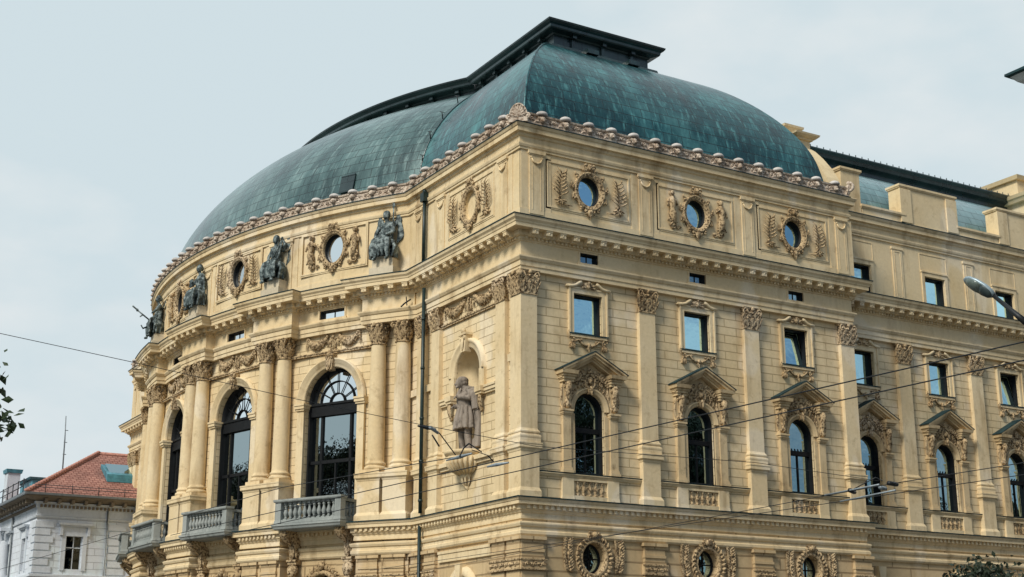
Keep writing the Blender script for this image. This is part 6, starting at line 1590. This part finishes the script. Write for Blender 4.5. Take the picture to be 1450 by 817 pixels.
wF = wire('contact_wire', line((720, 786), (1168, 702), 6.1, .5, .0) [:3] + [at_z(1268, 684, 6.1), at_z(1450, 655, 6.1), at_z(1600, 632, 6.1)], .010, 'lower wire of the low pair, carrying pale insulating rods')
g1 = at_z(0, 472, 7.6); g2 = at_z(600, 602, 6.5)
wA = wire('span_wire', [g1 + (g1 - g2) * .2, g1, at_z(180, 511, 7.2), at_z(420, 565, 6.8), g2], .0065, 'thin span wire from the left sky to the fitting beside the niche', group='thin span wires')
wB = wire('span_wire', [g2, at_z(760, 632, 6.35), at_z(1070, 655, 6.25), at_z(1245, 681, 6.2)], .007, 'faint span wire between the two clusters of wire fittings', group='thin span wires')
wG = wire('cross_wire', line((0, 806), (400, 690), 6.4, .3, .0)[:3] + [at_z(651, 646, 6.12)], .010, 'low wire rising past the balconies to the statue corbel', group='thin span wires')
def fitting(parent, pts, r, mat):
    m = MB(); m.tube([tuple(p) for p in pts], r, 6); return m.build('wire_fitting', mat, parent, raw)
S = lambda x, y, z=6.1: at_z(x, y, z)
fitting(wA, [S(592, 603, 6.5), S(606, 606, 6.5), S(617, 608, 6.5)], [.02, .04, .02], M['iron']); fitting(wA, [S(609, 605, 6.5), S(620, 613, 6.45)], [.035, .03], M['steelblue']); fitting(wA, [S(612, 616, 6.4), S(622, 632, 6.2)], .016, M['iron'])
fitting(wA, [S(622, 613, 6.4), S(645, 644, 6.12)], .012, M['iron'])
fitting(wC, [S(632, 652), S(651, 647), S(668, 642)], [.015, .04, .018], M['steelblue']); fitting(wC, [S(651, 646), S(657, 634), S(664, 628)], .016, M['iron']); fitting(wC, [S(664, 628), S(682, 640)], .013, M['iron'])
fitting(wD, [S(690, 661), S(703, 658), S(720, 655)], [.02, .04, .02], M['steelblue']); fitting(wD, [S(691, 645, 6.2), S(699, 654, 6.12)], .013, M['iron']); fitting(wD, [S(668, 637, 6.25), S(691, 645, 6.2)], .009, M['iron'])
fitting(wF, [S(1168, 701), S(1245, 686)], .020, M['steelblue']); fitting(wE, [S(1190, 710), S(1268, 694)], .022, M['steelblue'])
fitting(wF, [S(1203, 694), S(1210, 697)], .055, M['iron']); fitting(wF, [S(1258, 684), S(1270, 686)], .055, M['iron']); fitting(wF, [S(1206, 694), S(1240, 676, 6.3), S(1250, 681, 6.3)], .013, M['iron']); fitting(wE, [S(1246, 690), S(1254, 692)], .05, M['steelblue'])

# ------------------------------------------------------------------ trees
def make_tree(name, base, h, cr, nclump, nleaf, ls, mat, seed, label, group=None, trunk_h=.35, squash=.8):
    rnd = random.Random(seed)
    e = empty(name, base); tag(e, label, 'tree', group)
    t = MB(); th = h * trunk_h
    t.tube([(0, 0, 0), (.1, .05, th * .5), (.0, .1, th), (.1, 0, h * .7)], [.028 * h, .022 * h, .018 * h, .006 * h], 9)
    l = MB(); vs = l.v; fs = l.f
    for c in range(nclump):
        a = rnd.uniform(0, 2 * PI); b = math.acos(rnd.uniform(-1, 1)); rr = cr * (rnd.uniform(.35, 1) ** .5)
        cx, cy, cz = rr * math.sin(b) * math.cos(a), rr * math.sin(b) * math.sin(a), h - cr * squash * 1.05 + rr * squash * math.cos(b)
        if c % 3 == 0: t.tube([(0, .05, th + rnd.uniform(0, .3) * h * .5), (cx * .5, cy * .5, (th + cz) * .5 + .1 * h), (cx, cy, cz)], [.010 * h, .006 * h, .002 * h], 5)
        R0 = cr * rnd.uniform(.16, .32)
        for k in range(nleaf):
            d = Vector((rnd.gauss(0, 1), rnd.gauss(0, 1), rnd.gauss(0, .7))); d.normalize(); d *= R0 * rnd.uniform(.3, 1.05)
            p = Vector((cx, cy, cz)) + d
            n = Vector((rnd.gauss(0, 1), rnd.gauss(0, 1), rnd.gauss(.5, 1))).normalized(); x = n.orthogonal().normalized(); x.rotate(Matrix.Rotation(rnd.uniform(0, 6.28), 3, n)); y = n.cross(x); s = ls * rnd.uniform(.6, 1.3)
            o = len(vs)
            vs += [tuple(p - x * s * .5), tuple(p + y * s * .30 - x * s * .05 + n * s * .06), tuple(p + x * s * .55), tuple(p - y * s * .30 - x * s * .05 + n * s * .06)]
            fs.append((o, o + 1, o + 2, o + 3)); l.sm.append(False)
    t.build('trunk', M['bark'], e, raw); l.build('crown', mat, e, raw, recalc=False)
    return e
# branch tips at the left edge: a street tree standing just outside the view
tp = at_r(-150, 640, 17.0)
make_tree('street_tree', (tp.x, tp.y, 0), 6.1, 1.18, 40, 70, .12, M['leaf'], 5, 'leafy tree whose branch tips enter at the left edge', None, .4, 1.35)
tp = at_r(1410, 900, 40.0); ztop = at_r(1405, 801, 40.0).z
make_tree('street_tree', (tp.x, tp.y, 0), ztop, 1.75, 60, 80, .17, M['leafdk'], 9, 'dark tree top at the bottom right in front of the wing', None, .35, .75)
# trees across the street (seen only as reflections in the windows)
TR = [(17, -30, 21.5, 5.0), (25, -31, 22.5, 5.2), (33, -30, 22.0, 5.0), (57, -29, 17.2, 4.6), (70, -30, 18.0, 4.8), (86, -30, 17.6, 4.8), (-46, 17, 21, 5.6), (-48, 25, 22.0, 5.8), (-47, 34, 21.5, 5.6), (-48, 45, 22, 5.6), (-47, 54, 22.5, 5.8), (-49, 63, 22.5, 5.8), (-48, 74, 22, 5.8), (-42, 100, 20, 5.6)]
for k, (x, y, h, c) in enumerate(TR):
    make_tree('park_tree', (x, y, 0), h, c, 80, 70, .72, M['leafdk'], 30 + k, 'broad dark tree across the street, mirrored in the theatre windows', 'trees across the street', .35, 1.0)
